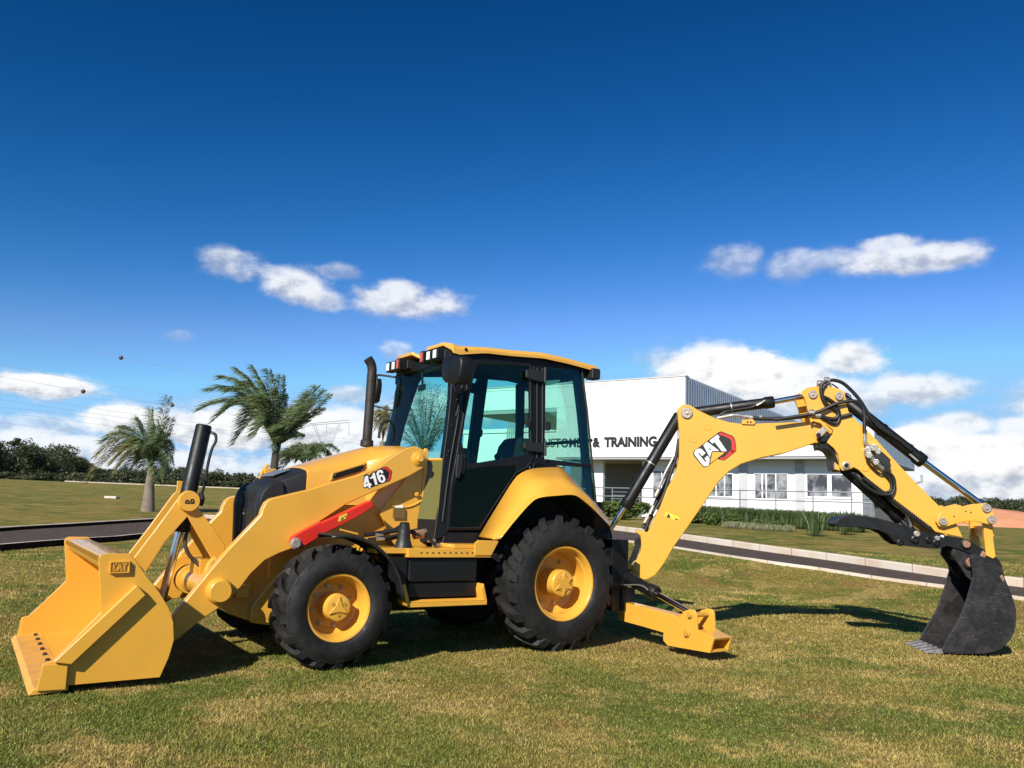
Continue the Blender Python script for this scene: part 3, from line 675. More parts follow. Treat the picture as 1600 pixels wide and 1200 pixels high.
# palm 1 (left)
g = PG(231, 799); dp = (g-CAM).dot(FW); cr = atd(236, 728, dp)
fr = []
for (x, y, ar, dry) in [(262, 622, .0, 0), (236, 640, .1, 0), (268, 655, .1, 0), (215, 655, .3, 0), (190, 668, .7, 0), (160, 690, 1.1, 0), (150, 712, 1.3, 1), (136, 752, 1.6, 1), (175, 722, 1.0, 1), (185, 705, .9, 0), (200, 732, .8, 0), (262, 735, .7, 0), (266, 700, .8, 0), (268, 722, 1.0, 0), (225, 745, .7, 0), (250, 748, .6, 0), (205, 690, .6, 0), (245, 668, .3, 0), (222, 700, .5, 0), (180, 735, 1.1, 1), (215, 720, .9, 0), (258, 680, .5, 0)]:
    fr.append((atd(x, y, dp, rng.uniform(-1.2, 1.2)), ar*dp/40, dry))
palm(g, cr, .30, .09, fr, PALM, .80*dp/36, 120, .5, .5, 'smaller windblown palm with thick pale trunk and yellowing fronds, left in the lawn', bulge=.96, tm=TRK)
# palm 2 (behind the grille)
dp = 27; cr = atd(424, 700, dp); b2 = atd(424, 790, dp); b2.z = float(gz(b2.x, b2.y)); b2 = Vector((b2.x, b2.y, b2.z)); cr = Vector((b2.x, b2.y, 0))+Vector((0, 0, cr.z))
fr = []
for (x, y, ar) in [(310, 640, 1.6), (325, 610, 1.5), (345, 590, 1.3), (370, 578, 1.0), (395, 575, .7), (420, 580, .5), (440, 590, .5), (350, 640, 1.8), (375, 660, 1.7), (395, 680, 1.3), (335, 655, 1.9), (400, 620, 1.0), (430, 615, .6), (355, 610, 1.4), (380, 600, 1.2), (410, 600, .7),
                  (515, 618, .15), (505, 612, .25), (490, 625, .2), (505, 640, .2), (480, 650, .2), (470, 680, .3), (455, 640, .2), (445, 668, .3), (495, 605, .3), (480, 615, .2), (365, 690, 1.8), (445, 620, .4), (435, 700, .8)]:
    fr.append((atd(x, y, dp, rng.uniform(-.9, .9)), ar*dp/42, 0))
palm(b2, cr, .20, .10, fr, PALM, .64, 140, 1.1, .45, 'large windswept palm with dark trunk rising behind the machine grille', tm=TRKD)
# palm 3 (low, beyond the hood) and palm 4 (seen through the windscreen), palm 5 beside the exhaust
for (px, cy, gy, dp, tips, lab) in [
    (478, 734, 800, 44, [(432, 706), (440, 722), (455, 700), (470, 696), (490, 698), (505, 692), (528, 694), (520, 705), (445, 712), (500, 715), (465, 708), (428, 716), (512, 700)], 'low palm showing only its crown above the yellow hood'),
    (662, 722, 800, 24, [(606, 655), (618, 625), (632, 610), (650, 600), (668, 598), (684, 604), (700, 615), (712, 632), (705, 650), (640, 640), (660, 625), (690, 635), (625, 645), (678, 620), (645, 655), (700, 670), (612, 680), (655, 610), (692, 655)], 'palm seen through the cab windscreen'),
    (598, 690, 800, 30, [(588, 652), (596, 644), (604, 642), (610, 650), (584, 668), (612, 664), (598, 655), (616, 678)], 'pale palm crown showing between exhaust pipe and cab')]:
    cr = atd(px, cy, dp); b = Vector((cr.x, cr.y, float(gz(cr.x, cr.y))))
    palm(b, cr, .2, .1, [(atd(x, y+(9 if dp == 44 else 0), dp, rng.uniform(-1, 1)), (.8*dp/44 if dp != 24 else .25), 0) for x, y in tips], PALM if dp > 30 else (PALMD if dp == 30 else PALML), .8*dp/44 if dp > 30 else .55, (110 if dp == 44 else 60) if dp != 24 else 30, .6, .5, lab)
# ------------------------------------------------------------------ power lines and pylon
WIRE = mat('grey_wire', (.34, .37, .42), .6); BALLM = mat('marker_ball', (.09, .04, .045), .5)
def wpt(px, py, dist): r = ray(px, py); h = math.hypot(r.x, r.y); return CAM+r*(dist/h)
wires = [([(-150, 470), (13, 514), (127, 542), (189, 559), (308, 585), (480, 640)], 130, (189, 559), 'topmost power line carrying the highest dark marker ball'),
         ([(-150, 535), (0, 569), (85, 586), (308, 627), (490, 662)], 170, None, 'second power line from the top, crossing above the left cloud'),
         ([(-150, 560), (0, 588), (130, 611), (269, 634), (490, 668)], 170, (130, 611.5), 'power line carrying the marker ball in front of the left cloud'),
         ([(-150, 590), (0, 606), (130, 622), (269, 633), (540, 672)], 200, (269, 633), 'power line carrying the smallest marker ball beside the palm tip'),
         ([(-150, 598), (0, 616), (160, 640), (340, 664), (600, 692)], 170, None, 'power line at the middle of the left bundle, upper of the close pair'),
         ([(-150, 606), (0, 624), (160, 648), (340, 671), (600, 697)], 170, None, 'power line at the middle of the left bundle, lower of the close pair'),
         ([(-150, 622), (0, 636), (160, 655), (340, 690), (600, 712)], 190, None, 'power line in the lower left bundle above the grey cloud bank'),
         ([(-150, 634), (0, 645), (160, 664), (340, 698), (600, 718)], 190, None, 'power line in the lower left bundle through the grey cloud bank'),
         ([(-150, 650), (0, 660), (160, 683), (340, 712), (600, 722)], 190, None, 'lowest long power line above the left woodland')]
for pts, dist, ball, lab in wires:
    P = [wpt(x, y, dist) for x, y in pts]; e = empty('power_line', P[0], label=lab, category='power line', group='high voltage lines at the left')
    bm = B(); tube(bm, P, .020, seg=4, n=5); under(obj('wire', bm, WIRE), e)
    if ball: bm = B(); bmesh.ops.create_uvsphere(bm, u_segments=16, v_segments=10, radius=dist/FPX*3.0, matrix=Matrix.Translation(wpt(*ball, dist))); under(obj('marker_ball', bm, BALLM), e)
py = empty('pylon', at_az(520, 230), label='faint lattice power pylon on the skyline above the low palm', category='pylon')
bm = B()
def wl(a, b, r=.09): cyl(bm, wpt(*a, 230), wpt(*b, 230), r, seg=4)
for a, b in [((489, 664), (505, 700)), ((493, 664), (505, 700)), ((533, 660), (515, 700)), ((529, 662), (512, 706)), ((484, 662), (546, 656)), ((484, 664), (546, 660)), ((475, 668), (475, 680)), ((510, 662), (510, 678)), ((545, 660), (545, 680)), ((505, 700), (512, 712)), ((515, 700), (508, 712)), ((508, 712), (505, 760)), ((512, 712), (516, 760)), ((475, 668), (486, 663)), ((500, 690), (520, 690))]: wl(a, b)
under(obj('lattice', bm, WIRE), py)

# ================================================================== THE BACKHOE LOADER
MC = empty('backhoe_loader', (0, 0, 0), label='yellow backhoe loader parked on the lawn with both buckets on the ground', category='backhoe loader')
def part(name, bm, m, par=None, **k): return obj(name, bm, m, par or MC, **k)
def plateY(bm, px, y, t, mi=0):
    return poly(bm, [PY(a, b, y) for a, b in px], (0, t, 0), mi)
# ---- bucket at the front
bw = 1.14
def BKT(a, b): return PY(a, b, -bw)
side = [(154, 873), (157, 868), (163, 865), (203.5, 865), (210, 873), (227, 898), (247.5, 923), (264, 950), (271, 972), (272, 1000), (264, 1027), (250, 1058.5), (110, 1071), (64, 1077), (66, 1038), (82, 1033), (158, 957)]
S = [BKT(a, b) for a, b in side]
for p in S: p.z = max(p.z, .012)
back = [BKT(a, b) for a, b in [(66, 1077), (110, 1071), (180, 1065), (248, 1058), (262, 1028), (269, 1000), (268.5, 973), (261.5, 951), (245, 925), (225, 900), (207, 875), (202, 868), (165, 868), (158, 870), (156, 879)]]
for p in back: p.z = max(p.z, .02)
bm = B(); rows = []
cen = Vector((sum(p.x for p in S)/len(S), 0, sum(p.z for p in S)/len(S)))
def shrink(p, k): return Vector((p.x+(cen.x-p.x)*k, 0, p.z+(cen.z-p.z)*k))
outer = [Vector((p.x, 0, p.z)) for p in back]; inner = [shrink(p, .025) for p in back]
ring = outer+inner[::-1]; poly(bm, [Vector((p.x, -bw+.02, p.z)) for p in ring], (0, 2*bw-.04, 0))
# folded top lip
ft = [BKT(a, b) for a, b in [(156, 879), (158, 870), (166, 868), (202, 868), (206, 877), (160, 889)]]
poly(bm, [Vector((p.x, -bw+.021, p.z)) for p in ft], (0, 2*bw-.042, 0))
bucket = part('loader_bucket', bm, YEL, bevel=.006)
for sgn in (-1, 1):
    bm = B(); poly(bm, [Vector((p.x, sgn*bw, p.z)) for p in S], (0, -sgn*.022, 0)); obj('side_plate', bm, YEL, bucket, bevel=.004)
    bar = [BKT(a, b) for a, b in [(212, 913), (225.5, 928.5), (110, 1036), (82.5, 1033)]]
    bm = B(); poly(bm, [Vector((p.x, sgn*(bw+.055), p.z)) for p in bar], (0, -sgn*.054, 0)); obj('side_brace', bm, YEL, bucket, bevel=.005)
    blk = [BKT(a, b) for a, b in [(66, 1038), (106, 1034), (102, 1076), (56, 1079)]]
    bm = B(); poly(bm, [Vector((p.x, sgn*(bw+.035), max(.012, p.z))) for p in blk], (0, -sgn*.034, 0)); obj('corner_guard', bm, YEL, bucket, bevel=.005)
lx = -4.225; bm = B()
a = Vector((lx, 0, .012)); prof = [(lx, .010), (lx+.03, .045), (lx+.22, .060), (lx+.22, .022), (lx+.02, .008)]
poly(bm, [Vector((x, -bw-.02, z)) for x, z in prof], (0, 2*bw+.04, 0)); EDGE = mat('scuffed_yellow', (.68, .34, .05), .5, var=.5, vscale=7, bump=.1, bscale=60, dirt=(.55, .29, .06)); edge = obj('cutting_edge', bm, EDGE, bucket, bevel=.003)
bm = B()
for k in range(9):
    y = -bw+.15+k*(2*bw-.3)/8; x = lx+.17; z = .055; cyl(bm, (x, y, z-.02), (x, y, z+.018), .020, .014, 8)
obj('edge_bolts', bm, BLK, edge)
# raised emblem plate on the bucket side: a frame with raised capital letters
em = [BKT(a, b) for a, b in [(171, 876.5), (203, 875.5), (201.5, 895), (169.5, 896)]]
bm = B(); poly(bm, [p+Vector((0, -.003, 0)) for p in em], (0, -.012, 0)); emb = obj('emblem_plate', bm, YEL, bucket, bevel=.006)
tl, tr, br, bl = em
def em_pt(u, v): return (bl*(1-u)+br*u)*(1-v)+(tl*(1-u)+tr*u)*v+Vector((0, -.015, 0))
bm = B()
def strok(pts, w=.034):
    for (u0, v0), (u1, v1) in zip(pts, pts[1:]):
        d = Vector((u1-u0, (v1-v0)*.55, 0)); L = d.length; nx, ny = -d.y/L*w, d.x/L*w/.55
        poly(bm, [em_pt(u0+nx, v0+ny), em_pt(u1+nx, v1+ny), em_pt(u1-nx, v1-ny), em_pt(u0-nx, v0-ny)], (0, -.010, 0))
strok([(.34, .74), (.20, .74)]); strok([(.21, .80), (.21, .20)]); strok([(.20, .26), (.34, .26)])
strok([(.40, .20), (.49, .80)]); strok([(.50, .80), (.59, .20)]); strok([(.44, .40), (.55, .40)], .03)
strok([(.62, .75), (.84, .75)]); strok([(.73, .72), (.73, .20)])
obj('raised_letters', bm, YEL, emb)
bm = B()
for q in [(.04, .08, .04, .92), (.96, .08, .96, .92)]: strok([(q[0], q[1]), (q[2], q[3])], .025)
strok([(.04, .92), (.96, .92)], .025); strok([(.04, .08), (.96, .08)], .025); obj('raised_border', bm, YEL, emb)

# ---- loader arms
arm_px = [(667, 715), (663, 703), (650, 697), (636, 700), (620, 709), (592, 729), (560, 742), (508, 757), (483, 765), (440, 775), (424, 779), (416, 785), (411, 795), (408, 805), (354, 862), (330, 890), (292, 937), (272, 962), (266, 1000), (276, 1001), (313, 970), (346, 948), (362, 933), (377, 917), (392, 897), (414, 876), (436, 865), (452, 859), (462, 855), (476, 842), (486, 826), (500, 815), (520, 802), (541, 788), (565, 777), (600, 762), (640, 744), (664, 730)]
AY = -.66
for sgn in (1, -1):
    P = [PY(a, b, AY) for a, b in arm_px]; bm = B()
    poly(bm, [Vector((p.x, sgn*p.y, p.z)) for p in P], (0, sgn*.09, 0)); arm = part('loader_arm', bm, YEL, bevel=.010, seg=3)
    c = PY(342, 923, AY); bm = B(); c = Vector((c.x, sgn*c.y, c.z)); o_ = Vector((0, -sgn, 0))
    lathe(bm, [(0, .070), (.076, .070), (.090, .058), (.094, .044), (.100, 0), (.100, -.01)], c, o_, 40); obj('pivot_cap', bm, YEL, arm, smooth=40)
    c = PY(653, 717, AY); c = Vector((c.x, sgn*c.y, c.z)); bm = B(); lathe(bm, [(0, .06), (.026, .06), (.029, .054), (.029, .022), (.046, .020), (.050, .012), (.062, .008), (.064, 0)], c, o_, 28); obj('pin', bm, YEL, arm, smooth=40)
tubec = PY(342, 923, AY)
bm = B(); cyl(bm, (tubec.x, -.56, tubec.z), (tubec.x, .56, tubec.z), .092, seg=36)
for y in (-.45, .30, .40): lathe(bm, [(.092, -.03), (.12, -.028), (.12, .028), (.092, .03)], (tubec.x, y, tubec.z), (0, 1, 0), 36)
part('cross_tube', bm, YEL, bevel=.004)
bm = B(); c = Vector((tubec.x, .47, tubec.z))
poly(bm, [c+Vector(v) for v in [(-.17, 0, .10), (-.05, 0, .19), (.10, 0, .19), (.20, 0, .05), (.14, 0, -.15), (-.20, 0, -.20)]], (0, .03, 0)); part('tube_flange', bm, YEL, bevel=.008)
# ---- bucket linkage
lk = [(282, 774), (244, 826), (209, 872), (228, 894), (258.5, 846), (293, 807.5), (333, 876), (334, 896), (346, 880), (352, 852), (332, 822), (311, 796), (308, 780), (300, 770), (288, 768)]
LY = -.17; pc = PY(294.4, 783, LY)
for y, t in ((LY, .035), (.135, .035)):
    P = [PY(a, b, LY) for a, b in lk]; bm = B(); poly(bm, [Vector((p.x, y, p.z)) for p in P], (0, t, 0)); lkp = part('link_plate', bm, YEL, bevel=.006)
    if y < 0:
        bm = B(); lathe(bm, [(0, .045), (.078, .045), (.083, .038), (.086, 0)], (pc.x, y, pc.z), (0, -1, 0), 36); cap = obj('pivot_cap', bm, YEL, lkp, smooth=40)
        bm = B()
        for k in (-1, 1): lathe(bm, [(.016, 0), (.016, .004), (.009, .004), (.009, 0)], (pc.x+k*.019, y-.046, pc.z+.004*k), (0, -1, 0), 14); box(bm, pc.x+k*.019-.018, pc.x+k*.019+.018, y-.049, y-.046, pc.z-.018, pc.z-.012)
        obj('cap_bolts', bm, BLK, cap)
    else:
        bm = B(); Q = [PY(a, b, .15) for a, b in [(278, 751), (287, 752), (286, 775), (275, 779)]]; poly(bm, Q, (0, .03, 0)); obj('level_bracket', bm, YEL, lkp, bevel=.004)
def cyl_part(name, a, b, r, m, cap=None, par=None, rod=None, rr=.028, ring=True, cm=None):
    a = Vector(a); b = Vector(b); d = (b-a).normalized(); L = (b-a).length; bm = B()
    lathe(bm, [(0, 0), (r*.85, 0), (r, .012), (r, L-.10), (r*1.14, L-.098), (r*1.14, L-.012), (r*1.02, L), (rr*1.2, L), (0, L+.001)], a, d, 32)
    o = part(name, bm, m, par, smooth=40)
    if rod is not None:
        bm = B(); cyl(bm, b-d*.02, rod, rr, seg=24); e = Vector(rod); obj('rod', bm, cm or CHR, o, smooth=40)
    return o
a = PY(319, 664, 0); b = PY(281, 831, 0); rd = PY(251, 945, 0)
tc_ = cyl_part('tilt_cylinder', a, b, .066, BLK, rod=rd, rr=.034)
bm = B(); q = [PY(333, 677, -.05), PY(337, 680, -.06), PY(337, 690, -.07), PY(331, 702, -.08), PY(325, 725, -.08), PY(320, 755, -.08), PY(314, 775, -.07)]; tube(bm, [PY(329, 675, -.03)]+q, .012); obj('hose', bm, HOSE, tc_)
bm = B(); tube(bm, [PY(313, 745, -.09), PY(318, 752, -.1), PY(319, 762, -.1)], .008); tube(bm, [PY(313, 770, -.1), PY(316, 780, -.11), PY(313, 790, -.11)], .02); obj('level_sensor', bm, PLAS, tc_)
bm = B(); tube(bm, [PY(296, 826, -.05), PY(291, 835, -.08), PY(289, 850, -.10), PY(295, 866, -.12), PY(306, 878, -.14), PY(318, 889, -.18)], .016); part('hose', bm, mat('brown_hose', (.05, .025, .018), .45))
bm = B(); tube(bm, [PY(322, 905, -.2), PY(325, 890, -.2), PY(331, 878, -.19), PY(338, 874, -.19)], .028); box(bm, tubec.x-.05, tubec.x+.06, -.2, .17, tubec.z+.05, tubec.z+.2); part('link_bracket', bm, YEL, bevel=.006)
# ---- red lift arm safety strut
bm = B(); plateY(bm, [(455, 846), (458, 839), (464, 835), (503, 814.5), (512, 831), (490, 845), (470, 857), (461, 859)], -.735, .07); strut = part('safety_strut', bm, RED, bevel=.008)
bm = B(); plateY(bm, [(502, 817.5), (581, 781.6), (584, 791), (568, 802.5), (557, 808.5), (511, 832)], -.745, .085); obj('strut_channel', bm, RED, strut, bevel=.008)
c = PY(461.5, 849, -.735); bm = B(); lathe(bm, [(0, .03), (.032, .03), (.036, .022), (.036, .012), (.045, .01), (.045, 0)], c, (0, -1, 0), 24); obj('pin', bm, PIN, strut, smooth=40)
bm = B(); plateY(bm, [(530, 806.5), (543, 801.5), (541, 810), (528.5, 815.5)], -.7485, .002); wd = obj('warning_label', bm, WARN, strut)
bm = B(); plateY(bm, [(532.5, 812), (535.5, 807.5), (537, 811)], -.7500, .001); plateY(bm, [(538, 807.5), (541, 805.5), (540, 808.5)], -.7500, .001); obj('warning_symbols', bm, BPR, wd)

# ---- number decal on the arm
def dec(pts, y, m, name, par, t=.0008):
    bm = B()
    for q in pts: plateY(bm, q, y, t)
    return obj(name, bm, m, par, smooth=0)
def Z16(x, y): return (540+x/16, 700+y/16)
arm0 = [o for o in MC.children if o.name.startswith('loader_arm')][0]
outl = [Z16(*q) for q in [(455, 700), (470, 672), (530, 650), (560, 655), (590, 690), (690, 585), (760, 580), (790, 545), (990, 462), (1040, 470), (1160, 570), (1165, 600), (1130, 790), (1100, 830), (1000, 860), (930, 890), (890, 895), (830, 910), (800, 935), (760, 955), (725, 950), (690, 975), (645, 985), (600, 1030), (565, 1010), (550, 980), (480, 1010), (440, 990)]]
numd = dec([outl], AY-.0012, BPR, 'number_decal', arm0)
def band2(name, pts, m, par, y): return dec(pts, y, m, name, par)
redq = [[Z16(*q) for q in w] for w in [[(920, 510), (990, 475), (1035, 485), (1150, 580), (1130, 585), (1085, 600), (1000, 530), (940, 535)], [(1150, 580), (1150, 605), (1120, 780), (1085, 820), (1025, 822), (1040, 785), (1070, 770), (1095, 600), (1085, 590)]]]
band2('red_edge', redq, RPR, numd, AY-.0022)
four = [[(530, 690), (565, 700), (570, 790), (600, 880), (640, 890), (655, 935), (615, 945), (625, 1000), (590, 1010), (560, 945), (480, 985), (455, 975), (450, 930), (480, 720)]]
one = [[(600, 745), (650, 720), (690, 625), (725, 612), (800, 910), (745, 930), (690, 750), (625, 775)]]
six = [[(770, 640), (810, 560), (870, 545), (920, 560), (945, 620), (895, 640), (870, 600), (835, 620), (835, 690), (900, 660), (965, 690), (1000, 790), (960, 855), (900, 870), (840, 840), (800, 760)]]
num = dec([[Z16(*q) for q in w] for w in four+one+six], AY-.0022, WHT, 'number', numd)
dec([[Z16(*q) for q in [(530, 830), (545, 890), (505, 905)]], [Z16(*q) for q in [(870, 725), (900, 715), (930, 740), (935, 800), (905, 820), (880, 790)]]], AY-.0032, BPR, 'counters', numd)

# ---- hood (symmetric loft)
def section(x, hw, zs, zt, zb, rad=.05):
    pts = [(-hw, zb), (-hw, zs-rad), (-hw+rad*.25, zs-rad*.35), (-hw+rad, zs), (-hw*.45, zt), (0, zt+.008)]
    L = [Vector((x, y, z)) for y, z in pts]; return L+[Vector((x, -p.y, p.z)) for p in L[-2::-1]]
bm = B(); rows = [section(-2.26, .375, 1.545, 1.565, 1.28), section(-2.05, .385, 1.595, 1.64, 1.25), section(-1.86, .39, 1.635, 1.70, 1.25), section(-1.72, .395, 1.66, 1.745, 1.25, .06), section(-1.64, .45, 1.70, 1.77, 1.2, .09), section(-1.50, .50, 1.745, 1.80, 1.2, .07), section(-1.35, .51, 1.77, 1.81, 1.2, .05), section(-1.22, .51, 1.775, 1.80, 1.1, .04)]
V_ = loft(bm, rows); bm.faces.new(V_[0][::-1]); bm.faces.new(V_[-1]); hood = part('hood', bm, YEL, bevel=.004, smooth=30)
# side louvre
def HS(a, b): return PY(a, b, -.40)
bm = B(); q = [HS(520.5, 738), (571, 724)]; plateY(bm, [(520, 738), (571, 722.5), (567.5, 737), (516.5, 751)], -.405, .03); ve = obj('side_vent', bm, YEL, hood, bevel=.002)
bm = B(); plateY(bm, [(521.5, 740), (569.5, 725.5), (566.5, 735.5), (519, 749)], -.411, .005); obj('vent_screen', bm, BLK, ve)
bm = B()
for a, b in [(522.5, 742), (545, 732.5), (568, 726.5), (520.5, 747.5), (565, 735)]: c = HS(a, b); lathe(bm, [(.006, 0), (.006, .004), (0, .005)], (c.x, -.411, c.z), (0, -1, 0), 8)
obj('screws', bm, ZINC, ve)
# black nose
def nsec(x, hw, zs, zt, zb): return section(x, hw, zs, zt, zb, .045)
bm = B(); V_ = loft(bm, [nsec(-2.60, .33, 1.375, 1.385, .98), nsec(-2.56, .36, 1.405, 1.425, .98), nsec(-2.42, .37, 1.47, 1.49, 1.0), nsec(-2.262, .37, 1.535, 1.556, 1.2)]); bm.faces.new(V_[0][::-1]); bm.faces.new(V_[-1]); nose = part('nose_cowl', bm, PLAS, bevel=.005, smooth=30)
bm = B(); V_ = [Vector((x, y, z)) for x, y, z in [(-2.50, -.20, 1.473), (-2.50, .20, 1.473), (-2.36, .20, 1.533), (-2.36, -.20, 1.533)]]; poly(bm, V_, (0, 0, .006)); obj('cowl_sticker', bm, ZINC, nose)
# grille, slightly forward of the nose, with rounded side frames
gx = -2.63
bm = B()
for k, (z0, z1) in enumerate([(.62, .80), (.82, 1.0), (1.02, 1.19), (1.21, 1.34)]):
    hexa(bm, [(gx+.035, -.27, z0), (gx+.035, .27, z0), (gx+.2, .27, z0), (gx+.2, -.27, z0), (gx+.015, -.27, z1), (gx+.015, .27, z1), (gx+.2, .27, z1), (gx+.2, -.27, z1)])
grille = part('grille', bm, PLAS, bevel=.012, seg=2)
bm = B()
for y, z in [(-.2, 1.14), (.2, 1.14), (-.22, .93), (-.22, .88), (-.2, .74)]: lathe(bm, [(.010, 0), (.010, .01), (0, .012)], (gx+.024, y, z), (-1, 0, 0), 8)
obj('grille_bolts', bm, ZINC, grille)
for s in (-1, 1):
    path = [(gx+.03, s*.335, .50), (gx+.015, s*.335, .8), (gx, s*.335, 1.1), (gx-.005, s*.335, 1.24), (gx+.02, s*.335, 1.33), (gx+.08, s*.335, 1.385), (gx+.16, s*.335, 1.40)]
    P = spline(path, 5); bm = B(); rows = []
    for i, p in enumerate(P):
        d = (P[min(i+1, len(P)-1)]-P[max(i-1, 0)]).normalized(); nn = Vector((-d.z, 0, d.x)) ; nn = nn if nn.x < 0 or nn.z > 0 else -nn
        yv = Vector((0, s, 0)); out_ = -Vector((d.z, 0, -d.x)) if False else Vector((-abs(d.z), 0, abs(d.x)))
        rows.append([p-yv*.065-out_*.05, p-yv*.065+out_*.0, p-yv*.04+out_*.028, p+yv*.03+out_*.028, p+yv*.06+out_*.008, p+yv*.065-out_*.10])
    V_ = loft(bm, rows, close=True); bm.faces.new(V_[0]); bm.faces.new(V_[-1][::-1]); obj('grille_frame', bm, PLAS, grille, smooth=50)
bm = B(); box(bm, gx+.07, -2.262, -.33, .33, .45, 1.36); part('radiator_housing', bm, DARK)
# chassis
bm = B(); box(bm, -2.55, -1.1, -.46, .46, .62, 1.24); box(bm, -2.3, 1.0, -.36, .36, .50, .80); part('main_frame', bm, YEL, bevel=.008)
bm = B(); box(bm, -1.75, -.42, -.48, .95, .34, .86); part('underbody_sun_block', bm, DARK, bevel=.03)  # dark box added below the chassis to block sunlight passing between the wheels
bm = B(); plateY(bm, [(665, 700), (669, 701.5), (664, 761), (660, 805), (662, 826), (668, 842), (608, 845), (605, 826), (600, 813), (594, 804), (610, 780), (640, 740)], -.535, .03); plateY(bm, [(620, 856), (668, 856), (664, 838), (640, 822), (600, 826)], -.57, .02); tw = part('loader_tower', bm, YEL, bevel=.005)
bm = B(); P = [PY(665, 700, -.545)]; x = P[0].x; box(bm, x-.01, x+.03, -.55, .55, .85, 1.77); part('rear_cowl', bm, YEL, bevel=.005)
bm = B(); c0 = PY(630, 757, -.545)
arc = [PY(628+42*math.cos(t), 757+36*math.sin(t)*1.0, -.538) for t in np.linspace(-.15, 2.0, 14)]; tube(bm, arc, .010, seg=6, n=2); obj('weld_ring', bm, YEL, tw)
c = PY(650, 772, -.547); bm = B(); lathe(bm, [(.02, 0), (.02, .02), (0, .024)], c, (0, -1, 0), 8); obj('grease_fitting', bm, YEL, tw)
bm = B(); plateY(bm, [(615, 794), (633, 794), (633, 810), (614, 810)], -.556, .008); obj('data_plate', bm, mat('brown_plate', (.16, .10, .03), .4), tw, bevel=.002)
bm = B(); plateY(bm, [(619, 790), (630, 789), (630, 793.5), (618, 793.5)], -.556, .006); obj('paper_tag', bm, WHT, tw)
# front guard boxes beside the tyres, axle
for s in (-1, 1):
    P = [PY(a, b, -.52) for a, b in [(390, 969), (394, 946), (437, 897), (455, 890), (470, 974), (396, 974)]]; bm = B(); poly(bm, [Vector((p.x, s*.52, p.z)) for p in P], (0, -s*.10, 0)); part('front_guard', bm, YEL, bevel=.012)
P = [PY(a, b, -.42) for a, b in [(330, 940), (345, 948), (362, 961), (400, 974), (480, 985), (540, 900), (440, 850), (400, 870)]]; bm = B(); poly(bm, [Vector((p.x, -.42, p.z)) for p in P], (0, .84, 0)); part('front_frame', bm, YEL, bevel=.01)
bm = B(); c = PY(376, 924, -.50); box(bm, c.x-.05, c.x+.05, -.56, -.44, c.z-.04, c.z+.04); box(bm, c.x-.06, c.x+.06, -.58, -.42, c.z+.042, c.z+.052); part('lamp_bracket', bm, YEL, bevel=.004)
bm = B(); cyl(bm, (-2.18, -.8, .46), (-2.18, .8, .46), .10); cyl(bm, (0, -.8, .6), (0, .8, .6), .15); box(bm, -.3, .3, -.2, .2, .4, .8); box(bm, -2.4, -1.95, -.15, .15, .33, .6); part('axles', bm, DARK)
bm = B(); tube(bm, [PY(345, 856, .62), PY(343, 842, .62), PY(356, 800, .62), PY(392, 765, .62)], .022, n=2); tube(bm, [PY(392, 765, .62), PY(396, 758, .62)], .022); part('far_guard_rail', bm, YEL)
bm = B(); tube(bm, [PY(405, 748, .55), PY(412, 734, .55), PY(419, 726, .55)], .016, smooth=True); box(bm, -2.36, -2.26, .50, .56, 1.50, 1.56); cyl(bm, (-2.31, .53, 1.4), (-2.31, .53, 1.5), .02); part('far_hand_bar', bm, YEL, bevel=.003)

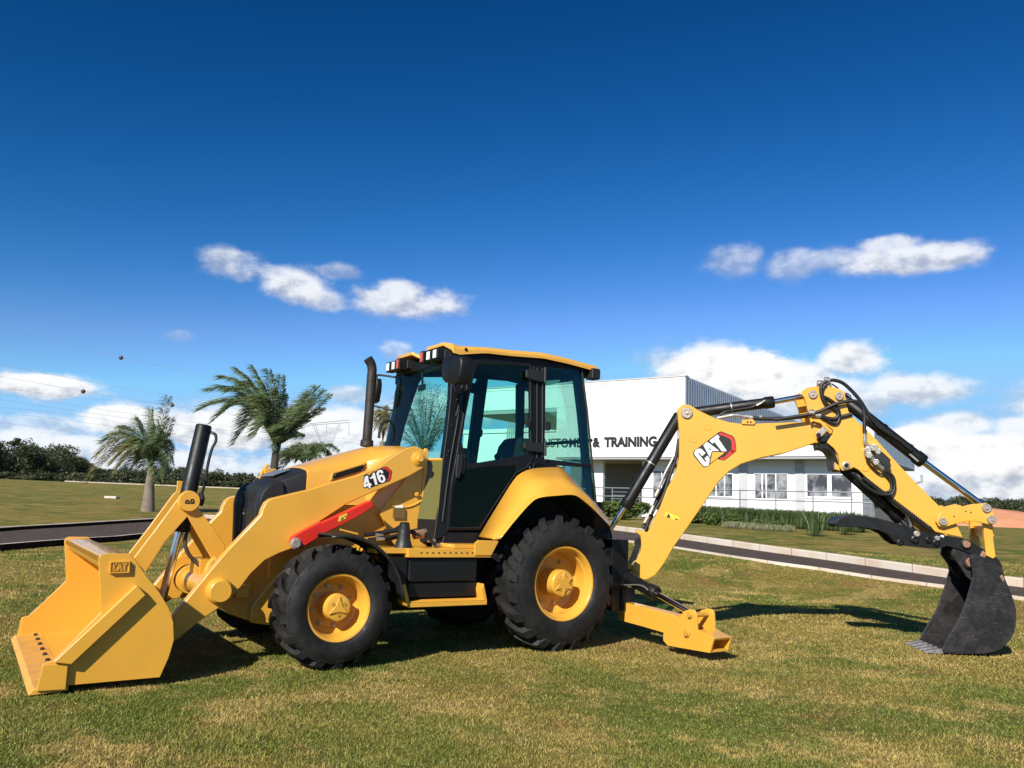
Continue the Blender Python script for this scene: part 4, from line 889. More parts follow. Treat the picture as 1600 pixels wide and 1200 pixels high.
# ---- wheels
def wheel(cx, sgn, R_, wt, rr, yo, zc, nl, hub_r, kind):
    """sgn -1 near side. yo: |y| of the outer rim edge"""
    w = empty('wheel', (cx, sgn*(yo-wt/2), zc)) if False else None
    o = Vector((cx, sgn*yo, zc)); ax = Vector((0, sgn, 0))      # h positive = outward
    bm = B(); b_ = .068*R_/.62
    prof = [(rr, -.01), (rr*1.05, .022), (rr*1.16, .036), (rr*1.35, .040), (R_*.80, .028), (R_*.88, .004), (R_-b_*1.05, -.03), (R_-b_*.8, -.08), (R_-b_*.75, -wt/2+.03), (R_-b_*.8, -wt+.10), (R_-b_*1.1, -wt+.03), (R_*.86, -wt-.03), (rr*1.3, -wt-.04), (rr, -wt+.02), (rr*.96, -wt/2)]
    prof = [(max(r, rr), h) for r, h in prof]
    lathe(bm, prof, o, ax, 80, closed=True)
    tyre = part('tyre', bm, TYR, smooth=45)
    bm = B()
    for side_ in (0, 1):
        for k in range(nl):
            t0 = 2*math.pi*(k+.5*side_)/nl+.1
            # path from the centre line outwards and over the shoulder : (height offset, radius, dt, half width)
            c0 = -wt/2; e = 1 if side_ == 0 else -1
            pth = [(0.0, R_, 0.0, .022), (.25, R_, .05, .024), (.62, R_-.004, .15, .030), (.93, R_-.018, .215, .036), (1.03, R_-.06, .24, .038), (1.09, R_*.86, .258, .032), (1.10, R_*.79, .270, .022)]
            top = []; bot = []
            for (f, r, dt, hw) in pth:
                h = c0+e*f*wt/2; tt = t0+dt*1.15; hw = hw*R_/.62*1.15
                for lst, rad, hh in ((top, r, h), (bot, r-.06*R_/.62, h-e*.03)):
                    ww = hw if lst is top else hw*1.5
                    lst.append([(rad, tt-ww/r, hh), (rad, tt+ww/r, hh)])
            u, v = Vector((1, 0, 0)), Vector((0, 0, 1))
            def P3(q): return o+ax*q[2]+(u*math.cos(q[1])+v*math.sin(q[1]))*q[0]
            T = [[bm.verts.new(P3(q)) for q in r] for r in top]; Bo = [[bm.verts.new(P3(q)) for q in r] for r in bot]
            for i in range(len(T)-1):
                bm.faces.new((T[i][0], T[i][1], T[i+1][1], T[i+1][0])); bm.faces.new((T[i][0], T[i+1][0], Bo[i+1][0], Bo[i][0])); bm.faces.new((T[i][1], Bo[i][1], Bo[i+1][1], T[i+1][1]))
            bm.faces.new((T[0][0], Bo[0][0], Bo[0][1], T[0][1])); bm.faces.new((T[-1][0], T[-1][1], Bo[-1][1], Bo[-1][0]))
    obj('tread', bm, TYR, tyre, bevel=.002, smooth=20)
    bm = B(); dep = .20 if kind == 'r' else .15
    lathe(bm, [(rr-.012, -.02), (rr+.006, -.004), (rr+.012, .006), (rr+.004, .014), (rr-.010, .010), (rr-.02, -.004), (rr-.03, -.05), (rr*.86, -.06), (rr*.84, -dep), (rr*.72, -dep-.015), (rr*.66, -dep-.03), (hub_r*1.05, -dep-.03), (hub_r, -dep-.03), (hub_r*.98, -.02), (hub_r*.90, -.005), (hub_r*.6, .0), (0, .002)], o, ax, 64)
    rim = part('rim', bm, YEL, smooth=30)
    nb = 8
    for k in range(nb):
        bm = B()
        t = 2*math.pi*(k+.3)/nb; c = o+Vector((math.cos(t)*rr*.62, 0, math.sin(t)*rr*.62))-ax*(dep+.03); lathe(bm, [(.016, 0), (.016, .018), (.008, .02), (.008, .03), (0, .031)], c, ax, 6); obj('wheel_bolt', bm, PIN, rim)
    bm = B(); n = 3 if kind == 'f' else 6; pts = []
    for k in range(2*n):
        t = math.pi*k/n+math.pi/2; r = hub_r*(.86 if k % 2 == 0 else (.30 if n == 3 else .42)); pts.append(o+Vector((math.cos(t)*r, 0, math.sin(t)*r))+ax*.001)
    poly(bm, pts, ax*.010); obj('hub_star', bm, YEL, rim, bevel=.003)
    bm = B()
    for k in range(3 if n == 3 else 6):
        t = 2*math.pi*(k+.5)/(3 if n == 3 else 6)+math.pi/2; c = o+Vector((math.cos(t)*hub_r*.5, 0, math.sin(t)*hub_r*.5))+ax*.0008; lathe(bm, [(.014, 0), (.014, .004), (.008, .004), (.007, 0)], c, ax, 12)
    obj('hub_bolts', bm, YELW, rim)
    return tyre
wheel(-2.196, -1, .470, .33, .250, 1.115, .47, 17, .105, 'f'); wheel(-2.196, 1, .470, .33, .250, 1.115, .47, 17, .105, 'f')
wheel(.0, -1, .622, .42, .330, 1.055, .607, 19, .125, 'r'); wheel(.0, 1, .622, .42, .330, 1.055, .607, 19, .125, 'r')
# ---- front fenders
for s in (-1, 1):
    bm = B(); rows = []
    for k in range(15):
        t = R(100-k*6.8); r = .56; c = (-2.196+math.cos(t)*r, math.sin(t)*r+.47)
        q = (-2.196+math.cos(t)*(r-.012), math.sin(t)*(r-.012)+.47)
        q2 = (-2.196+math.cos(t)*(r-.03), math.sin(t)*(r-.03)+.47)
        rows.append([(q2[0], s*1.135, q2[1]), (q[0], s*1.13, q[1]), (c[0], s*1.10, c[1]), (c[0], s*.82, c[1]), (q2[0], s*.80, q2[1])])
    loft(bm, rows); f = part('front_fender', bm, PLAS, smooth=40); so_ = f.modifiers.new('solid', 'SOLIDIFY'); so_.thickness = .012
# ---- rear fenders
def resamp(pts, n):
    P = [Vector(p) for p in pts]; L = [0]
    for a, b in zip(P, P[1:]): L.append(L[-1]+(b-a).length)
    out = []
    for i in range(n):
        d = L[-1]*i/(n-1); k = max(j for j in range(len(L)) if L[j] <= d+1e-9); k = min(k, len(P)-2)
        out.append(P[k].lerp(P[k+1], (d-L[k])/(L[k+1]-L[k])))
    return out
fin = resamp(spline([PY(a, b, -.77) for a, b in [(748, 838), (776, 792), (804, 748), (818, 737), (834, 732), (867, 730), (881, 733), (906, 759), (930, 784), (956, 818)]], 4), 34)
fcr = resamp(spline([PY(a, b, -1.02) for a, b in [(770, 842), (800, 810), (829, 778.5), (848, 762), (870, 758), (892, 758.5), (908, 767), (925, 784), (954, 820)]], 4), 34)
flp = resamp(spline([PY(a, b, -1.07) for a, b in [(782, 842), (806, 812), (831.5, 784), (846, 777), (870, 774.5), (897.5, 773.6), (914, 784), (930, 798), (955, 824)]], 4), 34)
for s in (1, -1):
    bm = B(); rows = []
    for a, b, c in zip(fin, fcr, flp):
        d = c+Vector((0, .03, 0)); e = Vector((b.x*.9+.06, -.80, b.z-.03))
        rows.append([Vector((q.x, q.y*s, q.z)) for q in (a, a.lerp(b, .9)+Vector((0, 0, .006)), b, c, d)])
    loft(bm, rows); f = part('rear_fender', bm, YEL, smooth=13); so_ = f.modifiers.new('solid', 'SOLIDIFY'); so_.thickness = .02; so_.offset = -1 if s > 0 else 1
    bm = B(); rows = []
    for a, c in zip(fin, flp):
        o0 = c+Vector((0, .02, .004)); k = Vector((0, 0, .60)); i0 = Vector((c.x+(0-c.x)*.04, -.62, c.z-.02+(.6-c.z)*.04)); rows.append([Vector((q.x, q.y*s, q.z)) for q in (o0, i0)])
    loft(bm, rows); l = part('fender_liner', bm, DARK, smooth=40)
bm = B(); box(bm, -.50, .80, -.64, .64, .62, 1.37); part('rear_body', bm, DARK)
# lower door-sill body
bm = B(); box(bm, -1.15, -.5, -.73, .73, .86, 1.03); part('cab_floor', bm, BLK, bevel=.01)
# ---- platform, battery box and step
bm = B(); P = [PY(a, b, -1.02) for a, b in [(635, 862), (768, 859.5)]]; zt = P[0].z
x0 = PY(637.5, 872, -1.02).x; x1 = PY(767.5, 869, -1.02).x; zb = PY(637.5, 871.5, -1.02).z
box(bm, x0, x1, -1.02, -.70, zb, zb+.075); box(bm, x0-.28, x0-.001, -.98, -.60, zb+.03, zb+.074); box(bm, x0+.45, x1+.02, -.98, -.70, zb+.076, zb+.11); part_pl = part('platform', bm, YEL, bevel=.006)
bm = B(); plateY(bm, [(742.5, 849), (747.5, 844), (780, 845), (768, 868), (742, 868)], -1.03, .02); obj('platform_end', bm, YEL, part_pl, bevel=.004)
bm = B()
for k in range(12): x = x0+.12+k*(x1-x0-.2)/11; box(bm, x-.008, x+.008, -1.0225, -1.020, zb+.035, zb+.045)
obj('grip_holes', bm, DARK, part_pl)
bm = B(); box(bm, x0+.03, x1-.12, -.99, -.55, zb-.20, zb-.004); poly(bm, [Vector((x0+.028, -.97, zb-.25)), Vector((x0-.10, -.97, zb-.12)), Vector((x0-.26, -.97, zb+.02)), Vector((x0+.028, -.97, zb-.004))], (0, .35, 0)); box(bm, x0+.04, x1-.10, -.97, -.55, zb-.33, zb-.203); part('battery_box', bm, BLK, bevel=.012)
bm = B()
def ST(a, b): return PY(a, b, -1.06)
p, q = ST(637, 946.5), ST(759, 939.5); box(bm, p.x, q.x, -1.08, -.90, p.z-.012, p.z+.022)
for k in range(34): x = p.x+.03+k*(q.x-p.x-.06)/33; box(bm, x-.006, x+.006, -1.078, -.905, p.z+.023, p.z+.034)
stp = part('access_step', bm, YEL, bevel=.002)
for (a, b, c, d) in [((628, 914), (634, 913), (641, 946), (635.5, 947)), ((753, 922), (756, 912), (761, 938), (757, 940))]:
    bm = B(); plateY(bm, [a, b, c, d], -1.075, .16); obj('step_hanger', bm, YEL, stp, bevel=.002)
# hoses and valve stack in front of the cab
bm = B()
for pts, r in [([(570, 836), (600, 832), (625, 828), (640, 826)], .020), ([(575, 843), (600, 840), (620, 836), (632, 832)], .014), ([(580, 836), (610, 829), (630, 819), (634, 823), (637, 831)], .009), ([(602, 845), (625, 838), (640, 832), (655, 836)], .013), ([(640, 830), (655, 828), (668, 838), (680, 852)], .012), ([(655, 830), (664, 836), (675, 848)], .010)]:
    tube(bm, [PY(a, b, -.78-.02*i) for i, (a, b) in enumerate(pts)], r)
part('hydraulic_hoses', bm, HOSE)
for a, b in [(592, 835.5), (594, 842), (660, 830), (674, 845), (682, 852)]: bm = B(); p = PY(a, b, -.80); cyl(bm, p-Vector((.035, 0, 0)), p+Vector((.035, 0, .004)), .016, seg=8); part('hose_fitting', bm, ZINC)
c = PY(630, 857, -.86); bm = B(); lathe(bm, [(.085, 0), (.072, .03), (.058, .07), (.052, .12), (.05, .15), (.045, .17), (.048, .18), (.042, .20), (.044, .21), (.03, .22), (0, .22)], c, (0, 0, 1), 24); part('filler_boot', bm, PLAS, smooth=40)
bm = B(); c = PY(653, 832, -.80); cyl(bm, c-Vector((.04, 0, .02)), c+Vector((.05, 0, -.01)), .04, seg=16); part('horn_body', bm, RUST, bevel=.004)
bm = B(); plateY(bm, [(532, 826), (560, 833), (560, 836), (532, 829)], -.80, .02); part('lock_pin', bm, YEL, bevel=.002)
# ---- exhaust
bm = B(); ey = .12
def EX(a, b): return PY(a, b, ey)
rad = (EX(587.5, 580)-EX(574.5, 580)).length*.52
tube(bm, [EX(573, 694), EX(577, 640), EX(580.5, 590), EX(581.5, 578), EX(579.5, 568), EX(574.5, 560)], rad, seg=20); lathe(bm, [(rad*1.02, -.02), (rad*1.4, -.01), (rad*1.35, .04), (rad*1.05, .05)], EX(573, 695), (0, 0, 1), 24); part('exhaust_pipe', bm, EXH, smooth=50)

# ---- cab
# the cab sides lean inwards: plane  y - .10 z = -.85
SN = Vector((0, 1, -.10)).normalized(); SDt = -.85/math.sqrt(1.01)
def CS(a, b, off=0): return hit(a, b, SN, SDt+off)
cab = None
def side_ring(bm, outer, inner, sgn, t=.05, off=0):
    """frame with an opening: outer and inner outlines of equal length, extruded inwards"""
    O = [CS(a, b, off) for a, b in outer]; I_ = [CS(a, b, off) for a, b in inner]; n = len(O)
    def mk(p, d): q = Vector((p.x, p.y+d, p.z)); q.y *= sgn; return bm.verts.new(q)
    A = [mk(p, 0) for p in O]; Bq = [mk(p, 0) for p in I_]; C_ = [mk(p, t) for p in O]; D = [mk(p, t) for p in I_]
    for i in range(n):
        j = (i+1) % n
        bm.faces.new((A[i], A[j], Bq[j], Bq[i])); bm.faces.new((C_[i], D[i], D[j], C_[j])); bm.faces.new((A[i], C_[i], C_[j], A[j])); bm.faces.new((Bq[i], Bq[j], D[j], D[i]))
def side_poly(bm, pts, sgn, t=.02, off=0):
    P = [CS(a, b, off) for a, b in pts]; poly(bm, [Vector((p.x, p.y*sgn, p.z)) for p in P], (0, t*sgn, 0))
for s in (1, -1):
    bm = B()
    side_poly(bm, [(706, 574), (712, 556), (724, 549), (740, 549), (736, 574), (726, 640), (716, 700), (706, 760), (699, 838), (678, 842), (685, 792), (692.5, 716), (699, 668), (704, 620)], s, .07)
    side_poly(bm, [(738, 549), (760, 548), (797, 551.5), (835, 555), (885, 563), (932, 575), (930, 583), (909, 579), (853, 573.5), (833, 571.5), (800, 569), (768, 567), (737, 566.5)], s, .06)
    side_poly(bm, [(833, 571), (853, 573), (852.5, 640), (851.5, 700), (851, 730), (833, 731), (832, 700), (831.5, 640)] if s > 0 else [(842, 571), (853, 573), (852.5, 640), (851.5, 700), (851, 730), (842, 731)], s, .06)
    side_poly(bm, [(897, 584), (909, 579), (916, 640), (923, 725), (931, 787), (922, 779), (912, 725), (905, 650)], s, .045, .03)
    side_poly(bm, [(851, 717), (886, 721), (925, 726), (925.5, 731), (886, 728), (866, 727), (851, 724)], s, .03)
    side_poly(bm, [(830, 733), (838, 722), (852, 719), (868, 727), (882, 731), (868, 734), (834, 736)], s, .05)
    side_poly(bm, [(695, 832), (752, 832), (750, 842), (745, 851), (690, 851)], s, .05)
    fr_ = part('cab_frame', bm, BLK, bevel=.008); cab = cab or fr_
    bm = B(); tube(bm, [Vector((p.x, p.y*s, p.z)) for p in [CS(a, b, -.012) for a, b in [(839, 575), (839, 650), (838.5, 716)]]], .007, seg=6, smooth=False); tube(bm, [Vector((p.x, p.y*s, p.z)) for p in [CS(a, b, -.012) for a, b in [(847.5, 576), (847.5, 650), (847, 714)]]], .009, seg=6, smooth=False); obj('seal_strip', bm, PLAS, fr_)
    # door with two panes
    out_ = [(735, 560), (790, 563), (832, 568), (832, 640), (834, 716), (829, 728), (811, 739), (780, 785), (751, 829), (725, 829), (699, 829), (701, 800), (706, 750), (715, 700), (725, 640), (731, 585)]
    in_ = [(748, 568), (790, 569.5), (828, 573), (829, 640), (829, 708), (816, 712), (790, 716), (760, 721), (738, 725), (733, 722), (729, 714), (724, 700), (722, 690), (727, 655), (736, 610), (743, 580)]
    if s < 0: out_[:10] = [(736, 562), (790, 565), (842, 570), (842, 640), (842, 718), (834, 731), (811, 739), (780, 785), (751, 829), (725, 829)]; in_[1:9] = [(790, 568.5), (839, 572), (839, 640), (839, 712), (816, 714), (790, 717), (760, 721), (738, 725)]
    bm = B(); side_ring(bm, out_, in_, s, .04, -.012)
    # cut for the lower pane is left as a raised panel frame
    door = part('door', bm, BLK, bevel=.006)
    bm = B(); side_poly(bm, in_, s, .006, .008); obj('door_glass', bm, GLS, door, smooth=0)
    bm = B(); side_poly(bm, [(716, 735), (760, 729), (806, 727), (803, 738), (775, 782), (748, 822), (728, 823), (704, 822), (706, 790), (709, 762)], s, .004, -.0175); obj('lower_door_glass', bm, mat('black_glass', (.003, .006, .004), .08, coat=.0, spec=.10) if s > 0 else bpy.data.materials['black_glass'], door, smooth=0)
    bm = B(); Q = [CS(a, b, -.02) for a, b in [(702, 825), (749, 825), (778, 781), (806, 739), (822, 731), (829, 722)]]; tube(bm, [Vector((p.x, p.y*s, p.z)) for p in Q], .006, seg=6, smooth=False); obj('door_seal', bm, PLAS, door)
    for q in ([(823, 577.5), (828, 576.5), (845, 578.5), (851, 580), (851, 595), (845, 597), (828, 592), (823, 589)], [(819.5, 692), (824, 690), (843, 691.5), (850, 694), (850, 708), (843, 707), (824, 704), (820, 700)]):
        bm = B(); side_poly(bm, q, s, .03, -.045); hq = obj('hinge', bm, PLAS, door, bevel=.008); q0 = CS(852, q[0][1]-3, -.045); q1 = CS(852, q[0][1]+20, -.045); bm = B(); cyl(bm, Vector((q0.x, q0.y*s, q0.z)), Vector((q1.x, q1.y*s, q1.z)), .013, seg=10); obj('hinge_pin', bm, PLAS, hq)
    bm = B(); side_poly(bm, [(716, 709), (721, 709), (724, 712), (722, 735), (718, 747), (713, 747), (713, 735)], s, .03, -.05); side_poly(bm, [(722, 712), (728, 711), (726, 738), (722, 742)], s, .02, -.03); obj('door_handle', bm, PLAS, door, bevel=.006)
    if s > 0:
        bm = B(); side_poly(bm, [(711.5, 763.5), (720, 763), (719.5, 772), (711, 772.5)], s, .001, -.0135); st_ = obj('door_sticker', bm, WHT, door)
        bm = B(); side_poly(bm, [(712.5, 770.5), (713.5, 768), (717, 766.5), (718.5, 770)], s, .001, -.0150); obj('sticker_symbol', bm, BPR, st_)
    # rear quarter glass, upper and lower, with its catches
    bm = B(); side_poly(bm, [(853, 573), (909, 578), (916, 640), (923, 725), (886, 721), (852, 717)], s, .006, .003); obj('quarter_glass', bm, GLS, fr_, smooth=0)
    bm = B(); side_poly(bm, [(866, 727), (924, 730), (931, 789), (920, 778), (906, 759), (881, 732)], s, .006, .004); obj('lower_quarter_glass', bm, GLS, fr_, smooth=0)
    bm = B(); side_poly(bm, [(852.5, 659), (858, 658.5), (861, 661), (861, 671), (858, 673), (852.5, 672)], s, .02, -.02); side_poly(bm, [(822, 657), (829, 655), (829, 668), (823, 667)], s, .02, -.03); obj('glass_catch', bm, PLAS, fr_, bevel=.003)
    bm = B(); Q = [CS(a, b, -.006) for a, b in [(909, 577), (917, 640), (923, 700), (931, 785)]]; tube(bm, [Vector((p.x, p.y*s, p.z)) for p in Q], .011, seg=8, smooth=False); obj('rear_seal', bm, GLSD if False else PLAS, fr_)
    # small fittings on the front post
    bm = B()
    for a, b, r_ in [(714, 625, .010), (712, 645, .008), (713, 650, .008), (706, 665, .009), (701, 706, .012), (699, 712, .008)]: c = CS(a, b, -.005); bmesh.ops.create_uvsphere(bm, u_segments=8, v_segments=6, radius=r_, matrix=Matrix.Translation((c.x, c.y*s, c.z)))
    tube(bm, [Vector((p.x, p.y*s, p.z)) for p in [CS(a, b, -.02) for a, b in [(709, 590), (709, 602), (714, 615), (719, 624), (712, 650)]]], .006, seg=6); tube(bm, [Vector((p.x, p.y*s, p.z)) for p in [CS(a, b, -.01) for a, b in [(722, 602), (714, 660), (702, 730), (691, 815)]]], .008, seg=6); obj('post_fittings', bm, PLAS, fr_)
# front and rear glass between the posts, bowed slightly forwards
FPx = [(706, 566), (704, 600), (701, 640), (697, 680), (692, 716)]
def bow(L, n=12, k=.08, front=True):
    rows = []
    for p in L:
        row = []
        for i in range(n+1):
            f = -1+2*i/n; row.append(Vector((p.x-(k if front else -k)*(1-f*f), p.y*-f, p.z)))
        rows.append(row)
    return rows
WF = [CS(a, b) for a, b in FPx]
bm = B(); loft(bm, bow(WF, k=.03)); ws = part('windscreen', bm, GLS, smooth=60)
LWF = [CS(a, b) for a, b in [(691.5, 718), (688, 760), (684, 812)]]
for s in (1, -1):
    bm = B(); rows = []
    for p in LWF: rows.append([Vector((p.x, p.y*s, p.z)), Vector((p.x-.10, (p.y+.20)*s, p.z))])
    loft(bm, rows); part('lower_front_glass', bm, mat('olive_glass', (.13, .12, .035), .25) if s > 0 else bpy.data.materials['olive_glass'], smooth=60)
    p = LWF[-1]; bm = B(); hexa(bm, [(p.x, p.y*s, p.z-.2), (p.x-.10, (p.y+.2)*s, p.z-.2), (p.x, (p.y+.2)*s, p.z-.2), (p.x+.1, (p.y+.05)*s, p.z-.2), (p.x, p.y*s, p.z), (p.x-.10, (p.y+.2)*s, p.z), (p.x, (p.y+.2)*s, p.z), (p.x+.1, (p.y+.05)*s, p.z)]); part('cab_corner', bm, BLK, bevel=.006)
    p = LWF[0]; bm = B(); tube(bm, [Vector((p.x, p.y*s, p.z)), Vector((p.x-.10, (p.y+.20)*s, p.z))], .012, seg=6, smooth=False); part('glass_rail', bm, YEL)
RW = [CS(a, b) for a, b in [(909, 577), (917, 640), (923, 700), (931, 785)]]
bm = B(); loft(bm, bow(RW, k=.03, front=False)); rw = part('rear_window', bm, GLS, smooth=60)
bm = B(); p = RW[2].lerp(RW[1], .2); cyl(bm, (p.x+.02, p.y, p.z), (p.x+.02, -p.y, p.z), .018, seg=8); obj('window_bar', bm, PLAS, rw)
bm = B(); box(bm, WF[-1].x-.02, WF[-1].x+.05, WF[-1].y+.15, -WF[-1].y-.15, WF[-1].z-.15, WF[-1].z); part('scuttle', bm, BLK, bevel=.01)
# header above windscreen and behind the rear glass
def rail_between(name, p, q, t, h):
    bm = B(); box(bm, p.x-t, p.x+t, p.y, -p.y, p.z-h, p.z+.02); part(name, bm, BLK, bevel=.01)
p = CS(713, 556); rail_between('front_header', p, p, .07, .07); p = CS(915, 574); rail_between('rear_header', p, p, .05, .05)
# roof: outline swept across with two raised corner lobes at the front
top = [(686, 541.5), (697.5, 538), (715, 536), (721, 539.5), (760, 540.6), (797, 545), (847.5, 549), (885, 557.5), (932.5, 570.6)]
ys = [-.63, -.60, -.5, -.16, -.09, .09, .16, .5, .60, .63]
T = [PY(a, b, -.60) for a, b in top]; xs_ = np.linspace(T[2].x-.01, T[-1].x, 26)
zf = lambda x: float(np.interp(x, [p.x for p in T[2:]], [p.z for p in T[2:]]))
bm = B(); rows_t = []; rows_b = []
for i, x in enumerate(xs_):
    f = i/25; fr2 = max(0, 1-f*6); rt = []; rb_ = []
    for y in ys:
        ay = abs(y); z = zf(x); lobe = (1 if ay > .14 else 0); cx = x
        z -= .0 if ay < .55 else (.012 if ay < .61 else .045)
        if i < 5:
            cx = x-(.09*fr2 if .14 < ay < .55 else (.02*fr2 if ay < .14 else .05*fr2)); z -= (.035*fr2 if ay < .12 else 0)
            if .14 < ay < .55: z += .01*fr2
        rt.append((cx, y, z)); rb_.append((cx, y, z-.035-(.03*fr2 if ay > .55 else 0)))
    rows_t.append(rt); rows_b.append(rb_)
Vt = loft(bm, rows_t); Vb = loft(bm, rows_b); n = len(ys)
for k in range(25):
    for e in (0, n-1): bm.faces.new((Vt[k][e], Vb[k][e], Vb[k+1][e], Vt[k+1][e]))
for k in range(n-1):
    for e in (0, 25): bm.faces.new((Vt[e][k], Vt[e][k+1], Vb[e][k+1], Vb[e][k]))
roof = part('cab_roof', bm, mat('roof_paint', (.74, .38, .06), .35, coat=.3, var=.08), bevel=.006, smooth=40)
bm = B(); rows = []
for x in xs_[1:]: rows.append([(x, -.56, zf(x)-.05), (x, .56, zf(x)-.05)])
rows2 = [[(p[0][0], -.56, p[0][2]-.07), (p[0][0], .56, p[0][2]-.07)] for p in rows]
a_ = loft(bm, rows); b_ = loft(bm, rows2); 
for k in range(len(rows)-1):
    for e in (0, 1): bm.faces.new((a_[k][e], b_[k][e], b_[k+1][e], a_[k+1][e]))
for e in (0, -1): bm.faces.new((a_[e][0], a_[e][1], b_[e][1], b_[e][0]))
part('roof_liner', bm, DARK)
c = PY(728, 546, -.632); bm = B(); lathe(bm, [(.016, 0), (.016, .006), (0, .008)], c, (0, -1, 0), 10); obj('roof_plug', bm, BLK, roof)
# work lamps, two clusters at the front, one lamp at each rear corner
for s in (1, -1):
    y0 = .50; cx, cz = -1.135, PY(697, 556, -.50).z
    def lamp_box(name, y, w, h, m, par, dx=0):
        bm = B(); box(bm, cx-.035-dx, cx+.05-dx, y-w/2, y+w/2, cz-h/2, cz+h/2); o = obj(name, bm, BLK, par, bevel=.008); bm = B(); box(bm, cx-.040-dx, cx-.0352-dx, y-w/2+.018, y+w/2-.018, cz-h/2+.014, cz+h/2-.014); obj('lens', bm, m, o, bevel=.003); return o
    bm = B(); box(bm, cx+.04, cx+.17, min(s*-.57, s*-.22), max(s*-.57, s*-.22), cz-.04, cz+.05); hs_ = part('lamp_housing', bm, PLAS, bevel=.01)
    lamp_box('work_lamp', -s*.515, .10, .105, LENS, None); lamp_box('work_lamp', -s*.385, .10, .105, LENS, None); lamp_box('indicator_lamp', -s*.265, .08, .12, AMB, None, .01)
for o in list(COL.objects):
    if o.name.startswith(('work_lamp', 'indicator_lamp')): o.parent = MC
for s in (1, -1):
    c = PY(926, 583, -.60); bm = B(); box(bm, c.x-.05, c.x+.06, -s*.60-.06, -s*.60+.06, c.z-.07, c.z+.045); l = part('rear_work_lamp', bm, PLAS, bevel=.015); bm = B(); box(bm, c.x+.061, c.x+.066, -s*.60-.045, -s*.60+.045, c.z-.055, c.z+.03); obj('lens', bm, LENS, l)
# mirrors
def mirror_body(pts, x, y0, name, arms):
    bm = B(); poly(bm, pts, Vector((.05, 0, 0))); m_ = part(name, bm, PLAS, bevel=.02, seg=3)
    for a in arms: bm = B(); tube(bm, a, .011, seg=8); obj('mirror_arm', bm, PLAS, m_)
    return m_
def mPX(x, L): return [PX(a, b, x) for a, b in L]
c = -1.16
def shell(name, L, x, d):
    P = mPX(x, L); cen_ = sum(P, Vector())/len(P); bm = B(); rows = []
    for f, k in ((0, .98), (.1, 1.0), (.85, .99), (.95, .95), (1.0, .88)): rows.append([cen_+(p-cen_)*k+Vector((-d*f, 0, 0)) for p in P])
    V_ = loft(bm, rows, close=True); bm.faces.new(V_[0]); bm.faces.new(V_[-1][::-1]); return part(name, bm, BLK, smooth=50)
P0 = PX(722, 578, -1.0)
mn = shell('mirror', [(713, 560), (718, 557.5), (733, 557.5), (738, 560), (739, 568), (737, 588), (733.5, 600), (727, 602), (712, 600), (707.5, 594), (706.5, 578), (709, 564)], -1.12, .12)
bm = B(); a0_ = PX(722, 578, -1.10); tube(bm, [a0_, a0_+Vector((.10, .05, .0)), CS(722, 590)], .014); obj('mirror_arm', bm, PLAS, mn)
yf = .84
def MF(a, b, y=yf): return PY(a, b, y)
mf = shell('mirror', [(590, 593), (596, 592), (597, 600), (596, 612), (593, 628), (588, 631), (585.5, 627), (587, 605)], PY(591, 610, yf).x, .06)
bm = B(); tube(bm, [PY(588, 596, yf), PY(589, 588, yf), PY(593, 586, yf-.03), PY(622, 590, .62)], .011, seg=8); obj('mirror_arm', bm, PLAS, mf); bm = B(); tube(bm, [PY(584, 634, yf), PY(613, 641, .66)], .010, seg=8, smooth=False); obj('mirror_arm', bm, PLAS, mf); bm = B(); box(bm, PY(625, 592, .6).x-.03, PY(625, 592, .6).x+.03, .57, .65, PY(625, 596, .6).z-.03, PY(625, 590, .6).z+.02); obj('mirror_bracket', bm, PLAS, mf)
bm = B(); tube(bm, [PY(592, 684, .62), PY(594, 670, .64), PY(598, 661, .66), PY(609, 657, .66)], .016, seg=8); part('grab_handle', bm, PLAS)
# ---- inside the cab: seat, console, steering column
bm = B(); box(bm, -.45, .05, -.25, .25, 1.22, 1.36); box(bm, -.35, -.05, -.18, .18, .95, 1.22); seat = part('seat', bm, SEATM, bevel=.04, seg=3)
bm = B(); rows = []
for z, hw, x in [(1.34, .24, .0), (1.5, .27, .03), (1.75, .27, .07), (1.92, .24, .10), (2.0, .15, .12)]: rows.append([(x-.06, -hw, z), (x-.09, 0, z), (x-.06, hw, z), (x+.06, hw, z), (x+.07, 0, z), (x+.06, -hw, z)])
V_ = loft(bm, rows, close=True); bm.faces.new(V_[0]); bm.faces.new(V_[-1]); obj('backrest', bm, SEATM, seat, bevel=.015)
for s in (-1, 1):
    bm = B(); box(bm, -.36, .02, s*.30-.035, s*.30+.035, 1.58, 1.64); obj('armrest', bm, SEATM, seat, bevel=.02)
    bm = B(); tube(bm, [(-.30, s*.36, 1.3), (-.32, s*.36, 1.6), (-.34, s*.36, 1.74)], .012); bmesh.ops.create_uvsphere(bm, u_segments=10, v_segments=8, radius=.032, matrix=Matrix.Translation((-.34, s*.36, 1.77))); part('control_lever', bm, BLK)
bm = B(); cyl(bm, (-.95, 0, 1.1), (-.78, 0, 1.62), .05); lathe(bm, [(.012, 0)], (0, 0, 0), (0, 0, 1), 3) if False else None; part('steering_column', bm, BLK)
bm = B(); c = Vector((-.76, 0, 1.66)); ax = Vector((-.35, 0, 1)).normalized(); u, v = frame_of(ax); tube(bm, [c+u*.19*math.cos(t)+v*.19*math.sin(t) for t in np.linspace(0, 2*math.pi, 25)], .013, seg=8, n=2)
for t in (0, 2.1, 4.2): cyl(bm, c, c+u*.19*math.cos(t)+v*.19*math.sin(t), .012, seg=6)
part('steering_wheel', bm, BLK)
bm = B(); box(bm, -1.16, -.92, -.40, .40, 1.1, 1.58); part('dashboard', bm, PLAS, bevel=.04)
